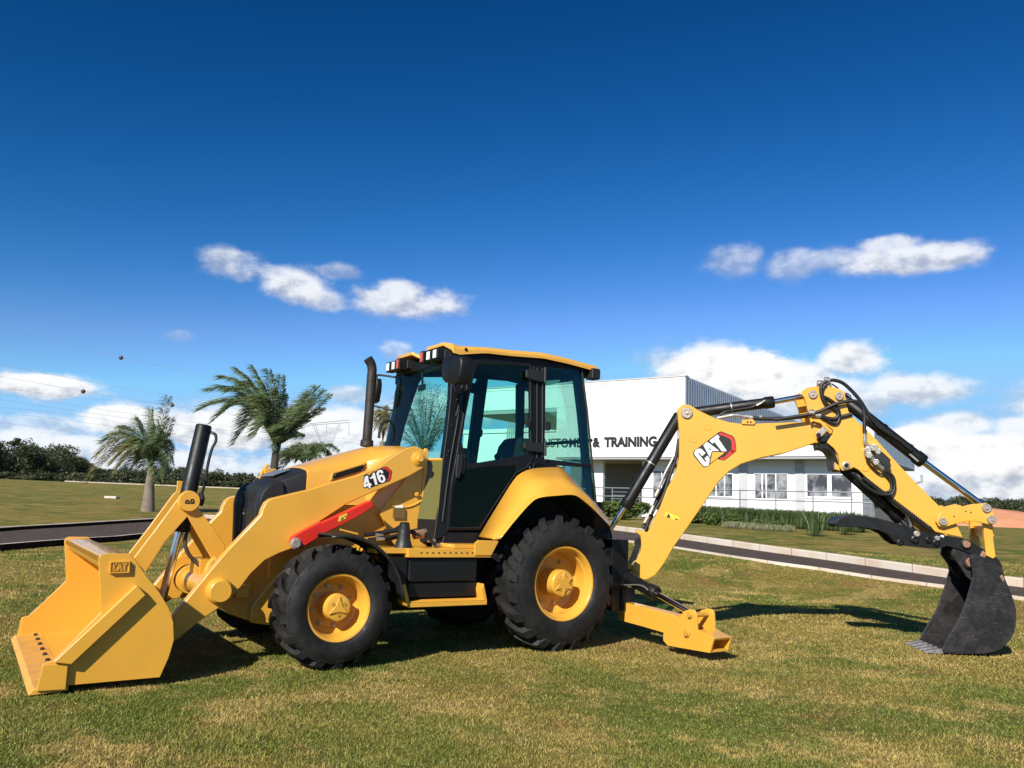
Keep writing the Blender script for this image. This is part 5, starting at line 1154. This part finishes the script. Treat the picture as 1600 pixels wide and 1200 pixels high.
bm = B(); box(bm, -.6, .45, .36, .60, 1.03, 1.46); box(bm, .25, .6, -.35, .35, 1.0, 1.3); part('side_console', bm, PLAS, bevel=.04)
bm = B(); tube(bm, [(-1.0, .05, 2.62), (-1.0, .05, 2.52), (-.99, .05, 2.40)], .012); box(bm, -1.01, -.99, -.02, .12, 2.40, 2.46); part('wiper_motor', bm, BLK, bevel=.005)
# ---- stabilisers, one each side of the rear frame
def SX(a, b, x=.92): return PX(a, b, x)
ARM = [(968, 940), (976, 942), (1051, 960), (1064, 969), (1072, 986), (1070, 998), (1040, 990), (1005, 979.5), (966, 969)]
FOOT = [(1036, 990), (1036, 1001), (1043, 1009), (1109, 1020.5), (1115, 998), (1101, 991), (1089, 984), (1088, 960), (1084, 953), (1077, 952), (1068, 955), (1060, 966), (1048, 984)]
for s in (1, -1):
    def M_(P): return [Vector((p.x, p.y*s, max(p.z, .015))) for p in P]
    bm = B(); poly(bm, M_([SX(a, b, .95) for a, b in ARM]), (.13, 0, 0)); st = part('stabiliser_arm', bm, YEL, bevel=.006)
    for dx in (0, .22):
        bm = B(); P = M_([SX(a, b, .90) for a, b in FOOT]); poly(bm, [p+Vector((dx, 0, 0)) for p in P], (.022, 0, 0)); ft_ = obj('stabiliser_foot', bm, YEL, st, bevel=.004)
    q = M_([SX(a, b, .90) for a, b in [(1043, 1009), (1109, 1020.5), (1109, 1016), (1044, 1004)]]); bm = B(); poly(bm, [p+Vector((.023, 0, .002)) for p in q], (.196, 0, 0)); obj('foot_pad', bm, YEL, st, bevel=.003); q = M_([SX(a, b, .90) for a, b in [(1090, 985), (1115, 998), (1113.5, 1001.5), (1088.5, 988.5)]]); bm = B(); poly(bm, [p+Vector((.023, 0, .002)) for p in q], (.196, 0, 0)); obj('foot_top', bm, YEL, st, bevel=.003)
    for (a, b, r_) in [(1079, 961, .030), (1074, 989, .038)]:
        c = SX(a, b, .90); c.y *= s; bm = B(); cyl(bm, c+Vector((.27, 0, 0)), c, r_*.7, seg=20); lathe(bm, [(r_, 0), (r_, .012), (r_*.7, .016), (r_*.7, .028), (0, .03)], c, (-1, 0, 0), 20); obj('pin', bm, YELW, st, smooth=40)
    a = SX(955, 888, 1.01); b = SX(1026, 928, 1.01); r2_ = SX(1078, 957, 1.01)
    for p in (a, b, r2_): p.y *= s
    sc_ = cyl_part('stabiliser_cylinder', a, b, .062, BLK, rod=r2_, rr=.028)
    if s > 0: bm = B(); Q = [SX(a, b, .94) for a, b in [(955, 912), (975, 914), (998, 914), (1008, 918), (1012, 922)]]; tube(bm, Q, .008); obj('oil_pipe', bm, ZINC, sc_)
bm = B(); box(bm, .92, 1.10, -.80, .80, .30, .52); box(bm, .80, 1.02, -.78, -.56, .3, 1.0); box(bm, .80, 1.02, .56, .78, .3, 1.0); box(bm, .7, .95, -.56, .56, .35, 1.05); part('rear_frame', bm, BLK, bevel=.01)

# ---- digging arm, swung towards the near side
BA = R(40); U = Vector((math.cos(BA), -math.sin(BA), 0)); WV = Vector((math.sin(BA), math.cos(BA), 0)); BD0 = WV.dot(Vector((.95, 0, 0)))
def BK(a, b, w=-.16): return hit(a, b, WV, BD0+w)
def bplate(bm, px, w, t): return poly(bm, [BK(a, b, w) for a, b in px], WV*t)
# every outline is traced on its near face, then given its full width
BOOM = [(1058, 641), (1062, 634), (1068, 631.5), (1077, 632), (1092.5, 641.5), (1117, 653), (1139, 659.5), (1161, 662.5), (1202.5, 661), (1266, 658.5), (1290, 660), (1304, 672), (1304, 686), (1292, 694), (1274, 692), (1251, 700), (1230, 707), (1189, 715.5), (1158.5, 725), (1139, 737), (1123, 753), (1103.5, 782), (1076, 822), (1052, 856), (1037, 882), (1024, 899), (1012, 905.5), (1001, 907), (994, 903), (985, 890), (996, 872), (1001, 860), (1002, 850), (1001, 838), (994, 832), (995, 828), (1006, 830), (1012, 832), (1020, 815), (1030, 796), (1043, 762), (1052, 747), (1057, 733), (1061, 714), (1061.5, 681), (1059.5, 655)]
bm = B(); bplate(bm, BOOM, -.16, .32); boom = part('boom', bm, YEL, bevel=.012, seg=3)
def bpin(a, b, w, r_, par, m=PIN, m2=None, hole=False):
    c = BK(a, b, w); bm = B()
    pr = [(r_, -.01), (r_, .016), (r_*.86, .024), (r_*.55, .024), (r_*.50, .016), (r_*.30, .016), (r_*.26, .030), (0, .032)] if not hole else [(r_, -.01), (r_, .02), (r_*.62, .024), (r_*.60, .006), (0, .006)]
    lathe(bm, pr, c, -WV, 28); o = obj('pin', bm, m, par, smooth=40)
    if hole: bm = B(); lathe(bm, [(r_*.55, 0), (r_*.5, .018), (0, .02)], c+(-WV)*.006, -WV, 20); obj('pin_core', bm, BLK, o)
    return o
bpin(1073, 645.5, -.16, .062, boom)
bpin(991, 897, -.16, .052, boom, YELW)
for (a, b, r_) in [(1106, 667, .038), (1084, 686, .038)]: c = BK(a, b, -.16); bm = B(); lathe(bm, [(r_, 0), (r_*.9, .006), (r_*.3, .004), (0, .004)], c, -WV, 24); obj('boss', bm, YEL, boom, smooth=60)
# logo decal on the boom
def L13(x, y): return (1060+x/13.3333, 660+y/13.3333)
def bdec(polys, w, m, name, par, t=.0008):
    bm = B()
    for q in polys: bplate(bm, [L13(*p) for p in q], w, t)
    return obj(name, bm, m, par, smooth=0)
lg = bdec([[(305, 640), (315, 605), (345, 580), (840, 200), (880, 188), (910, 192), (1120, 275), (1155, 305), (1185, 370), (1210, 570), (1195, 610), (980, 780), (940, 798), (850, 775), (810, 760), (620, 910), (560, 940), (510, 925), (320, 700)]], -.1612, BPR, 'logo_decal', boom)
bdec([[(840, 235), (880, 208), (1110, 295), (1140, 320), (1165, 375), (1105, 390), (1080, 350), (1060, 335), (960, 290), (925, 265), (890, 270), (860, 262)], [(1105, 390), (1165, 375), (1195, 570), (1180, 605), (1120, 645), (1110, 640), (1080, 595), (1110, 560)], [(1110, 560), (1180, 605), (960, 770), (935, 785), (862, 762), (870, 735), (930, 735), (950, 725)]], -.1622, RPR, 'logo_red_band', lg)
bdec([[(330, 640), (345, 600), (380, 565), (430, 545), (470, 550), (500, 575), (565, 640), (490, 700), (440, 640), (425, 625), (412, 640), (425, 665), (550, 815), (575, 830), (590, 815), (545, 750), (605, 695), (650, 750), (640, 845), (635, 880), (600, 905), (560, 915), (520, 905), (350, 690)]], -.1622, WHT, 'letter', lg)
bdec([[(520, 475), (600, 405), (700, 480), (850, 595), (700, 590), (675, 660), (655, 725)]], -.1622, WHT, 'letter', lg)
bdec([[(628, 510), (690, 568), (665, 580), (652, 575)]], -.1632, BPR, 'letter_counter', lg)
bdec([[(648, 380), (812, 252), (860, 305), (830, 335), (1010, 600), (925, 600), (905, 600), (755, 410), (710, 440)]], -.1622, WHT, 'letter', lg)
bdec([[(712, 612), (965, 628), (665, 855), (672, 780)]], -.1622, YEL, 'logo_triangle', lg)
bm = B(); bplate(bm, [(1040, 799), (1062, 808), (1060, 815), (1038, 807)], -.1612, .0008); wl_ = obj('warning_label', bm, WARN, boom); bm = B(); bplate(bm, [(1041, 808), (1045, 802), (1048, 810)], -.1625, .001); bplate(bm, [(1053, 811), (1058, 810), (1060, 814), (1057, 812.5)], -.1625, .001); obj('warning_symbols', bm, BPR, wl_)
# boom cylinder
def B0(a, b, w=0): return BK(a, b, w)
bc_ = cyl_part('boom_cylinder', B0(1062, 648), B0(976, 793), .062, BLK, rod=B0(950, 832), rr=.030)
bm = B(); a, b = B0(1017, 715), B0(1020.5, 719)
ca, cb = B0(1062, 648), B0(976, 793); d = (cb-ca).normalized(); m1 = ca.lerp(cb, .52); cyl(bm, m1, m1+d*.012, .066, seg=24); obj('clamp_band', bm, ZINC, bc_)
# stick cylinder
sc2 = cyl_part('stick_cylinder', B0(1075, 646), B0(1209, 628), .058, BLK, rod=B0(1268, 617), rr=.030)
bm = B(); tube(bm, [BK(1118, 655, -.10), BK(1130, 645, -.10), BK(1146, 641, -.09), BK(1172, 637, -.08), BK(1182, 633, -.08)], .013); obj('oil_hose', bm, HOSE, sc2)
bm = B(); tube(bm, [BK(1182, 633.5, -.08), BK(1188, 630.5, -.08), BK(1195, 626, -.07)], .013); a = B0(1141, 637); d = (B0(1209, 628)-B0(1075, 646)).normalized(); cyl(bm, a, a+d*.012, .063, seg=24); obj('oil_pipe', bm, ZINC, sc2)
# stick
ST_ = [(1250, 615), (1254, 610), (1261, 605.6), (1270, 604), (1292, 603), (1310, 607), (1320, 612.5), (1323, 630), (1326, 642.5), (1332.5, 650.6), (1349, 666), (1369, 686), (1400, 721), (1427, 750), (1466, 789), (1478, 799), (1495, 819), (1505, 840), (1462, 831), (1450, 821), (1400, 784), (1382.5, 769), (1355, 747.5), (1342, 734.5), (1334, 730), (1326, 735), (1316, 735.5), (1311.5, 729), (1309.5, 710), (1302.5, 700), (1292, 691.5), (1297, 684), (1302, 676), (1302, 672), (1292, 664), (1279, 656), (1268, 653), (1263, 645), (1260, 632), (1256, 620)]
for w, t in ((-.215, .04), (.175, .04)): bm = B(); bplate(bm, ST_ if w < 0 else ST_, w, t) if w < 0 else poly(bm, [BK(a, b, -.215)+WV*.39 for a, b in ST_], WV*.04); o = part('stick_plate', bm, YEL, bevel=.007); stick = o if w < 0 else stick
core = [(1324, 648), (1349, 668), (1400, 724), (1466, 792), (1490, 822), (1462, 829), (1400, 782), (1342, 733), (1313, 728), (1305, 700)]
bm = B(); poly(bm, [BK(a, b, -.215)+WV*.041 for a, b in core], WV*.348); part('stick_box', bm, YEL, bevel=.006)
for a, b in [(1269.7, 616.5), (1311, 619)]: bpin(a, b, -.215, .046, stick)
bpin(1321.5, 727.5, -.215, .040, stick, PIN, hole=True)
c = BK(1352, 730.5, -.215); bm = B(); lathe(bm, [(.042, 0), (.042, .006), (.030, .008), (.028, .003), (0, .003)], c, -WV, 28); obj('boss', bm, YEL, stick, smooth=60)
# serrated grip strip and black plate under the stick
bm = B(); tp = []; n = 34
for k in range(n+1):
    f = k/n; a, b = 1350+(1452-1350)*f, 745+(823-745)*f; tp += [(a, b), (a+1.2, b-2.3)]
bplate(bm, tp+[(1462, 832), (1448, 826), (1348, 748)], -.2175, .05); part('grip_strip', bm, BLK)
bm = B(); bplate(bm, [(1292, 690), (1301, 696), (1310, 706), (1312, 728), (1305, 735), (1303, 722), (1302, 712), (1296, 704), (1290, 701), (1287, 701), (1283, 702), (1281, 697), (1281, 690)], -.17, .30); part('stop_plate', bm, BLK, bevel=.005)
bm = B(); bplate(bm, [(1304, 722), (1311, 728), (1312, 735), (1305, 733)], -.19, .05); part('stick_lug', bm, YEL)
# grey lock tab and hose bracket on the boom head
bm = B(); bplate(bm, [(1275, 680), (1276, 675), (1287, 666), (1294, 671), (1293, 673), (1282, 683), (1277, 684)], -.235, .018); tb = part('lock_tab', bm, PIN, bevel=.003); c = BK(1278.5, 679.5, -.237); bm = B(); lathe(bm, [(.022, 0), (.02, .03), (0, .032)], c, -WV, 20); obj('lock_pin', bm, BLK, tb)
bm = B(); bplate(bm, [(1264, 650), (1270, 655), (1281, 655), (1287, 660), (1296, 669), (1301, 673), (1299, 676), (1290, 669), (1282, 661), (1270, 658), (1267, 661)], -.245, .02); part('hose_bracket', bm, YEL, bevel=.003)
bm = B(); bplate(bm, [(1278, 684), (1292, 680), (1301, 676), (1302, 683), (1299, 688), (1288, 690), (1280, 690)], -.205, .03); part('pivot_block', bm, BLK, bevel=.004)
# bucket cylinder on top of the stick
a, b = B0(1311, 619), B0(1443, 722); bcy = cyl_part('bucket_cylinder', a, b, .066, BLK, rod=B0(1541, 794), rr=.034)
d = (b-a).normalized(); m1 = a.lerp(b, .50); bm = B(); cyl(bm, m1, m1+d*.035, .073, seg=24); obj('clamp_band', bm, BLK, bcy)
bm = B(); bplate(bm, [(1420, 710), (1423, 709), (1436, 720), (1434, 722)], -.072, .01); obj('cylinder_label', bm, ZINC, bcy)
# hoses over the boom head and down the stick
HW = -.26
H = [([(1210, 656), (1240, 651.5), (1262, 648), (1281, 642.5), (1302.5, 632.5), (1321, 627.5), (1337.5, 627.5), (1347.5, 636), (1350.6, 649), (1350.6, 667.5), (1351, 678)], .019, -.27),
     ([(1292.5, 595.6), (1302.5, 594), (1317.5, 599), (1334, 614), (1346, 629), (1359, 650), (1372.5, 666), (1381, 672.5), (1402.5, 686), (1425, 704)], .019, -.08),
     ([(1292.5, 595), (1284, 601), (1283, 612.5), (1287.5, 626), (1296, 635), (1306, 640), (1310, 647.5), (1305, 654), (1292.5, 654), (1281, 650)], .019, -.25),
     ([(1291, 600), (1286, 606), (1285, 618), (1294, 623), (1305, 631), (1310, 640), (1312, 652.5), (1307.5, 661), (1300, 661), (1290, 655)], .017, -.24),
     ([(1310, 652), (1320, 650), (1331, 647)], .021, -.23),
     ([(1283, 651), (1300, 654), (1312, 652)], .017, -.235),
     ([(1386, 736), (1395, 745), (1398, 757.5), (1395, 769), (1387.5, 773), (1370, 770), (1350, 757), (1334, 740)], .017, -.27),
     ([(1380, 737), (1390, 748), (1393, 758), (1391, 767), (1382, 770)], .015, -.255),
     ([(1354, 714), (1356, 722), (1368, 735), (1378, 741), (1386, 738)], .010, -.25),
     ([(1175, 653.5), (1200, 654.5), (1225, 654), (1262, 650)], .022, -.12),
     ([(1061, 686), (1056, 715), (1046, 745), (1036, 775), (1022, 800)], .020, -.06), ([(1060, 700), (1050, 735), (1030, 775), (1018, 803), (1008, 828)], .018, 0), ([(1055, 725), (1040, 755), (1028, 790), (1014, 815), (1009, 833)], .018, .06), ([(1045, 750), (1027, 780), (1017, 805), (1004, 826)], .022, .03)]
for pts, r_, w in H:
    bm = B(); tube(bm, [BK(a, b, w) for a, b in pts], r_, seg=10); part('hydraulic_hose', bm, HOSE)
for pts, r_, w in [([(1351, 677), (1352, 690), (1356, 697), (1360, 701)], .019, -.27), ([(1120, 653.5), (1135, 651), (1147.5, 649), (1164, 651)], .017, -.12), ([(1052, 715), (1044, 730), (1038, 742), (1030, 762)], .014, -.10), ([(1057, 712), (1048, 724), (1042, 738)], .012, -.05)]: bm = B(); tube(bm, [BK(a, b, w) for a, b in pts], r_, seg=8); part('steel_pipe', bm, ZINC)
for a, b, c2, d2, w, r_ in [(1164, 651, 1176, 653, -.12, .026), (1186, 651.5, 1190, 652, -.12, .025), (1029, 765, 1024, 775, -.06, .025), (1021, 790, 1015, 803, -.05, .022), (1013, 806, 1007, 817, -.02, .020), (1027, 797, 1022, 806, -.1, .02)]: bm = B(); cyl(bm, BK(a, b, w), BK(c2, d2, w), r_, seg=10); part('hose_fitting', bm, ZINC)
for (a, b, w) in [(1292, 594.5, -.2), (1281, 599.5, -.15), (1295, 603, -.15), (1268, 645, -.27), (1278, 649.5, -.25)]:
    c = BK(a, b, w); bm = B(); cyl(bm, c-U*.028, c+U*.028, .026, seg=10); box(bm, c.x-.02, c.x+.02, c.y-.02, c.y+.02, c.z+.01, c.z+.035); part('hose_clamp', bm, ZINC, bevel=.003)
bm = B(); tube(bm, [BK(1322, 614, -.1), BK(1329, 619, -.1), BK(1325, 625, -.1)], .006); tube(bm, [BK(1300, 600, -.1), BK(1310, 607, -.1)], .008); tube(bm, [BK(1274, 607, -.1), BK(1281, 600, -.1)], .008); part('bracket_rods', bm, BLK)
bm = B(); bplate(bm, [(1159, 656), (1176, 654.5), (1181, 660), (1178, 663.5), (1159, 662.5)], -.18, .02); hb = part('hose_bracket', bm, YEL, bevel=.003); bm = B()
for a in (1168, 1173): lathe(bm, [(.010, 0), (.01, .004), (0, .005)], BK(a, 659.5, -.18), -WV, 8)
obj('bracket_bolts', bm, BLK, hb)
# valve block on the stick
bm = B()
for a, b, c2, d2, r_ in [(1357, 701, 1366, 699, .036), (1355, 706, 1357, 713, .034), (1358, 712, 1366, 720, .030), (1367, 719, 1374, 728, .030), (1372, 726, 1381, 733, .024), (1366, 700, 1372, 705, .03)]: cyl(bm, BK(a, b, -.25), BK(c2, d2, -.25), r_, seg=10)
for a, b, r_ in [(1356, 703, .038), (1366, 699, .04), (1358, 711, .036), (1372, 705, .034), (1369, 722, .034)]: cyl(bm, BK(a, b, -.215), BK(a, b, -.29), r_, seg=6)
vb = part('valve_block', bm, ZINC, bevel=.004)
bm = B(); bplate(bm, [(1368, 712), (1375, 705), (1379, 706), (1392, 718), (1391, 722), (1393, 729), (1388, 733), (1383, 733), (1381, 727), (1368, 716)], -.29, .07); part('solenoid_valve', bm, PLAS, bevel=.006)
# link from stick to cylinder
LK = [(1463, 815), (1465, 806), (1474, 797), (1500, 789), (1504, 791.5), (1520, 787.5), (1541, 786), (1548, 790), (1555, 808), (1555, 815), (1549, 820.5), (1526, 815), (1512, 814), (1495, 818), (1475, 824), (1467, 822)]
for w in (-.27, .20): bm = B(); poly(bm, [BK(a, b, -.27)+WV*(w+.27) for a, b in LK], WV*.035); o = part('bucket_link', bm, YEL, bevel=.006); link = o if w < 0 else link
for a, b, r_ in [(1473, 815, .042), (1541, 794, .045), (1549, 812, .045)]: bpin(a, b, -.27, r_, link)
bm = B()
for a, b in [(1491, 807), (1509, 799), (1517, 801)]: lathe(bm, [(.008, 0), (.007, .002), (0, .002)], BK(a, b, -.2705), -WV, 8)
obj('bolt_holes', bm, DARK, link)
for w, t, q in [(-.20, .05, [(1537, 812), (1551, 812), (1552, 840), (1556, 870), (1552, 873), (1541, 868), (1538, 840)]), (.12, .05, [(1537, 812), (1551, 812), (1552, 840), (1556, 870), (1552, 873), (1541, 868), (1538, 840)])]:
    bm = B(); poly(bm, [BK(a, b, -.20)+WV*(w+.2) for a, b in q], WV*t); part('power_link', bm, YEL, bevel=.006)
bm = B(); bplate(bm, [(1538, 822), (1552, 822), (1553, 838), (1539, 838)], -.14, .26); part('power_link_web', bm, YEL)
# hydraulic thumb under the stick
TH = [(1305, 818), (1308, 812), (1316, 807.5), (1330, 805), (1350, 806), (1369, 809), (1400, 817), (1425, 826), (1460, 834), (1505, 841), (1511, 843), (1555, 869), (1562, 876), (1567, 886), (1565, 890), (1544, 880), (1525, 869), (1500, 859), (1480, 853), (1467, 857.5), (1454, 857), (1425, 854), (1408, 852), (1397, 845), (1388, 835), (1375, 829), (1352, 825), (1325, 823), (1310, 824)]
bm = B(); bplate(bm, TH, -.19, .045); th = part('thumb_plate', bm, BLK, bevel=.006)
bm = B(); poly(bm, [BK(a, b, -.19)+WV*.30 for a, b in TH], WV*.045); part('thumb_plate', bm, BLK, bevel=.006)
bm = B(); q = [(1305, 818), (1308, 812), (1316, 807.5), (1330, 805), (1350, 806), (1369, 809), (1400, 817), (1425, 826), (1424, 830), (1399, 821), (1368, 813), (1349, 810), (1331, 809), (1317, 812), (1311, 815), (1310, 822)]
poly(bm, [BK(a, b, -.19)+WV*.046 for a, b in q], WV*.253); bplate(bm, [(1424, 828), (1455, 836), (1453, 852), (1424, 850)], -.143, .25); part('thumb_web', bm, BLK, bevel=.005)
for a, b, r_, m in [(1432, 834, .030, PIN), (1429, 843, .040, BLK), (1450, 843.5, .030, BLK), (1464, 841, .026, ZINC), (1462, 848, .034, BLK), (1406, 848, .034, BLK), (1509, 850, .050, BLK)]: c = BK(a, b, -.19); bm = B(); lathe(bm, [(r_, 0), (r_, .02), (r_*.7, .026), (r_*.5, .018), (0, .018)], c, -WV, 20); obj('pin', bm, m, th, smooth=40)
bm = B(); c = BK(1509, 850, -.19); lathe(bm, [(.036, .019), (.036, .030), (.018, .032), (0, .030)], c, -WV, 14); obj('pin_end', bm, RUST, th)
bm = B(); bplate(bm, [(1535, 860), (1543, 865), (1538, 872), (1531, 868)], -.1925, .002); obj('worn_label', bm, RUST, th)
bm = B(); bplate(bm, [(1470, 835.5), (1475, 837), (1474.5, 840), (1469.5, 838)], -.1925, .002); obj('white_tag', bm, WHT, th)
cyl_part('thumb_cylinder', B0(1318, 731), B0(1408, 812), .060, BLK, rod=B0(1432, 834), rr=.03)
bm = B(); tube(bm, [BK(1332, 736, -.09), BK(1345, 752, -.1), BK(1365, 770, -.1), BK(1385, 787, -.1)], .013); tube(bm, [BK(1338, 735, -.12), BK(1352, 752, -.13), BK(1372, 766, -.13)], .013); part('thumb_hoses', bm, HOSE)
bm = B(); tube(bm, [BK(1330, 738, -.12), BK(1340, 742, -.12), BK(1348, 749, -.12)], .014); cyl(bm, BK(1418, 806, -.05), BK(1425, 822, -.05), .03, seg=8); part('thumb_fittings', bm, ZINC)
# digging bucket
SP = [(1516, 866), (1521, 900), (1512.5, 931), (1500, 965), (1485, 990), (1472.5, 1014), (1474, 1021), (1492, 1022), (1537, 1021.5), (1552, 1019), (1565, 1014), (1579, 1000), (1585, 988), (1588, 970), (1588, 952), (1584, 938), (1578, 922), (1571, 905), (1567, 890), (1556, 880), (1540, 872), (1528, 867)]
bwid = .31
SPp = [BK(a, b, -bwid) for a, b in SP]
for p in SPp: p.z = max(p.z, .008)
bm = B(); shp = [p for p in SPp[7:18]]; cen_ = sum(shp, Vector())/len(shp)+(-U)*.15
inn = [p+(cen_-p).normalized()*.022 for p in shp]; poly(bm, [p+WV*.022 for p in shp+inn[::-1]], WV*(2*bwid-.044))
lipp = [SPp[5], SPp[6], SPp[7], SPp[7]+Vector((0, 0, .03)), SPp[5]+Vector((0, 0, .015))]; poly(bm, [p+WV*.0225 for p in lipp], WV*(2*bwid-.045))
topb = [SPp[17], SPp[18], SPp[19], SPp[20], SPp[20]+Vector((0, 0, -.03)), SPp[19]+Vector((0, 0, -.03))+U*-.02, SPp[18]+U*-.03]; poly(bm, [p+WV*.0226 for p in topb], WV*(2*bwid-.0452))
dbk = part('digging_bucket', bm, WORN, bevel=.003)
for w in (0, 2*bwid-.022): bm = B(); poly(bm, [p+WV*w for p in SPp], WV*.022); obj('side_plate', bm, WORN, dbk, bevel=.004)
cut = [(1521, 901), (1512.5, 931), (1500, 965), (1485, 990), (1472.5, 1014), (1475, 1020), (1494, 1019), (1507.5, 990), (1518, 968), (1525, 945), (1530, 922), (1532, 905)]
for w, o_ in ((-.012, 0), (2*bwid, .012)): bm = B(); P = [BK(a, b, -bwid) for a, b in cut]; poly(bm, [p+WV*w for p in P], WV*.0115); obj('side_cutter', bm, WORN, dbk, bevel=.003)
bm = B(); q = [(1540, 929), (1558, 930), (1558.5, 944), (1541, 943)]
for (a, b) in zip(q, q[1:]+q[:1]): tube(bm, [BK(*a, -bwid-.001), BK(*b, -bwid-.001)], .004, seg=4, smooth=False)
obj('weld_frame', bm, WORN, dbk)
# hitch ears and pin
EAR = [(1490, 852), (1505, 856), (1520, 862), (1535, 866), (1533, 885), (1527, 905), (1519, 908), (1510, 900), (1500, 884), (1488, 868)]
for w in (-.17, .13): bm = B(); poly(bm, [BK(a, b, -.17)+WV*(w+.17) for a, b in EAR], WV*.035); er = obj('hitch_ear', bm, WORN, dbk, bevel=.006)
bm = B(); poly(bm, [BK(a, b, -.17)+WV*.036 for a, b in [(1496, 862), (1540, 874), (1562, 890), (1556, 905), (1535, 890), (1500, 876)]], WV*.26); obj('hitch_box', bm, WORN, dbk, bevel=.006)
c = BK(1517, 879, -.215); bm = B(); lathe(bm, [(.046, -.06), (.046, .01), (.038, .016), (.034, .006), (0, .006)], c, -WV, 24); cyl(bm, c-WV*.004+U*.02, c-WV*.03+U*.02, .016, seg=10); pn = obj('bucket_pin', bm, RUST, dbk, smooth=40)
bm = B(); lathe(bm, [(.062, -.09), (.062, -.012), (.046, -.010)], c, -WV, 24); tube(bm, [BK(1527, 882, -.235), BK(1532, 880, -.235), BK(1533, 884, -.235)], .008); obj('bush', bm, WORN, dbk)
q0 = BK(1560, 882, -.16); bm = B(); bplate(bm, [(1562, 900), (1566, 898), (1570, 905), (1567, 909)], -bwid-.002, .002); obj('worn_label', bm, RUST, dbk)
# teeth
lip0 = SPp[5]*.5+SPp[6]*.5
for k in range(5):
    c = Vector((lip0.x, lip0.y, .028))+WV*(.045+k*(2*bwid-.09)/4); bm = B()
    rows = [[c+U*.06+WV*-.034+ZU*-.014, c+U*.06+WV*.034+ZU*-.014, c+U*.06+WV*.034+ZU*.026, c+U*.06+WV*-.034+ZU*.026],
            [c+WV*-.036+ZU*-.022, c+WV*.036+ZU*-.022, c+WV*.036+ZU*.030, c+WV*-.036+ZU*.030],
            [c-U*.07+WV*-.030+ZU*-.022, c-U*.07+WV*.030+ZU*-.022, c-U*.07+WV*.030+ZU*.018, c-U*.07+WV*-.030+ZU*.018],
            [c-U*.17+WV*-.015+ZU*-.022, c-U*.17+WV*.015+ZU*-.022, c-U*.17+WV*.015+ZU*-.012, c-U*.17+WV*-.015+ZU*-.012]]
    V_ = loft(bm, rows, close=True); bm.faces.new(V_[0]); bm.faces.new(V_[-1][::-1]); t_ = obj('tooth', bm, TOOTH, dbk, bevel=.004)
    bm = B(); lathe(bm, [(.012, 0), (.010, .003), (0, .003)], c-U*.01+ZU*.029, (0, 0, 1), 10); obj('tooth_bolt', bm, DARK, t_)
# swing frame between machine and boom
def SW(a, b, w=-.08): return BK(a, b, w)
bm = B(); bplate(bm, [(930, 818), (942, 812), (952, 822), (956, 834), (959, 850), (964, 862), (963, 871), (986, 893), (1002, 906), (990, 908), (968, 902), (950, 897), (935, 880), (930, 850)], -.13, .26); sw = part('swing_frame', bm, BLK, bevel=.010)
bm = B(); bplate(bm, [(962, 870), (965.5, 862), (976, 873), (990, 884), (992, 892), (985, 892)], -.15, .03); obj('swing_lever', bm, YEL, sw, bevel=.004)
bm = B(); bplate(bm, [(984, 882), (982, 878), (992, 852), (991, 845), (998, 838), (1003, 846), (1001, 853), (994, 874)], -.10, .05); part('swing_lock', bm, BLK, bevel=.005)
bm = B(); a = PY(928, 814, -.78); box(bm, a.x-.02, a.x+.10, -.80, -.62, a.z-.05, a.z+.05); part('rear_light', bm, mat('pale_plate', (.75, .68, .58), .5), bevel=.01)
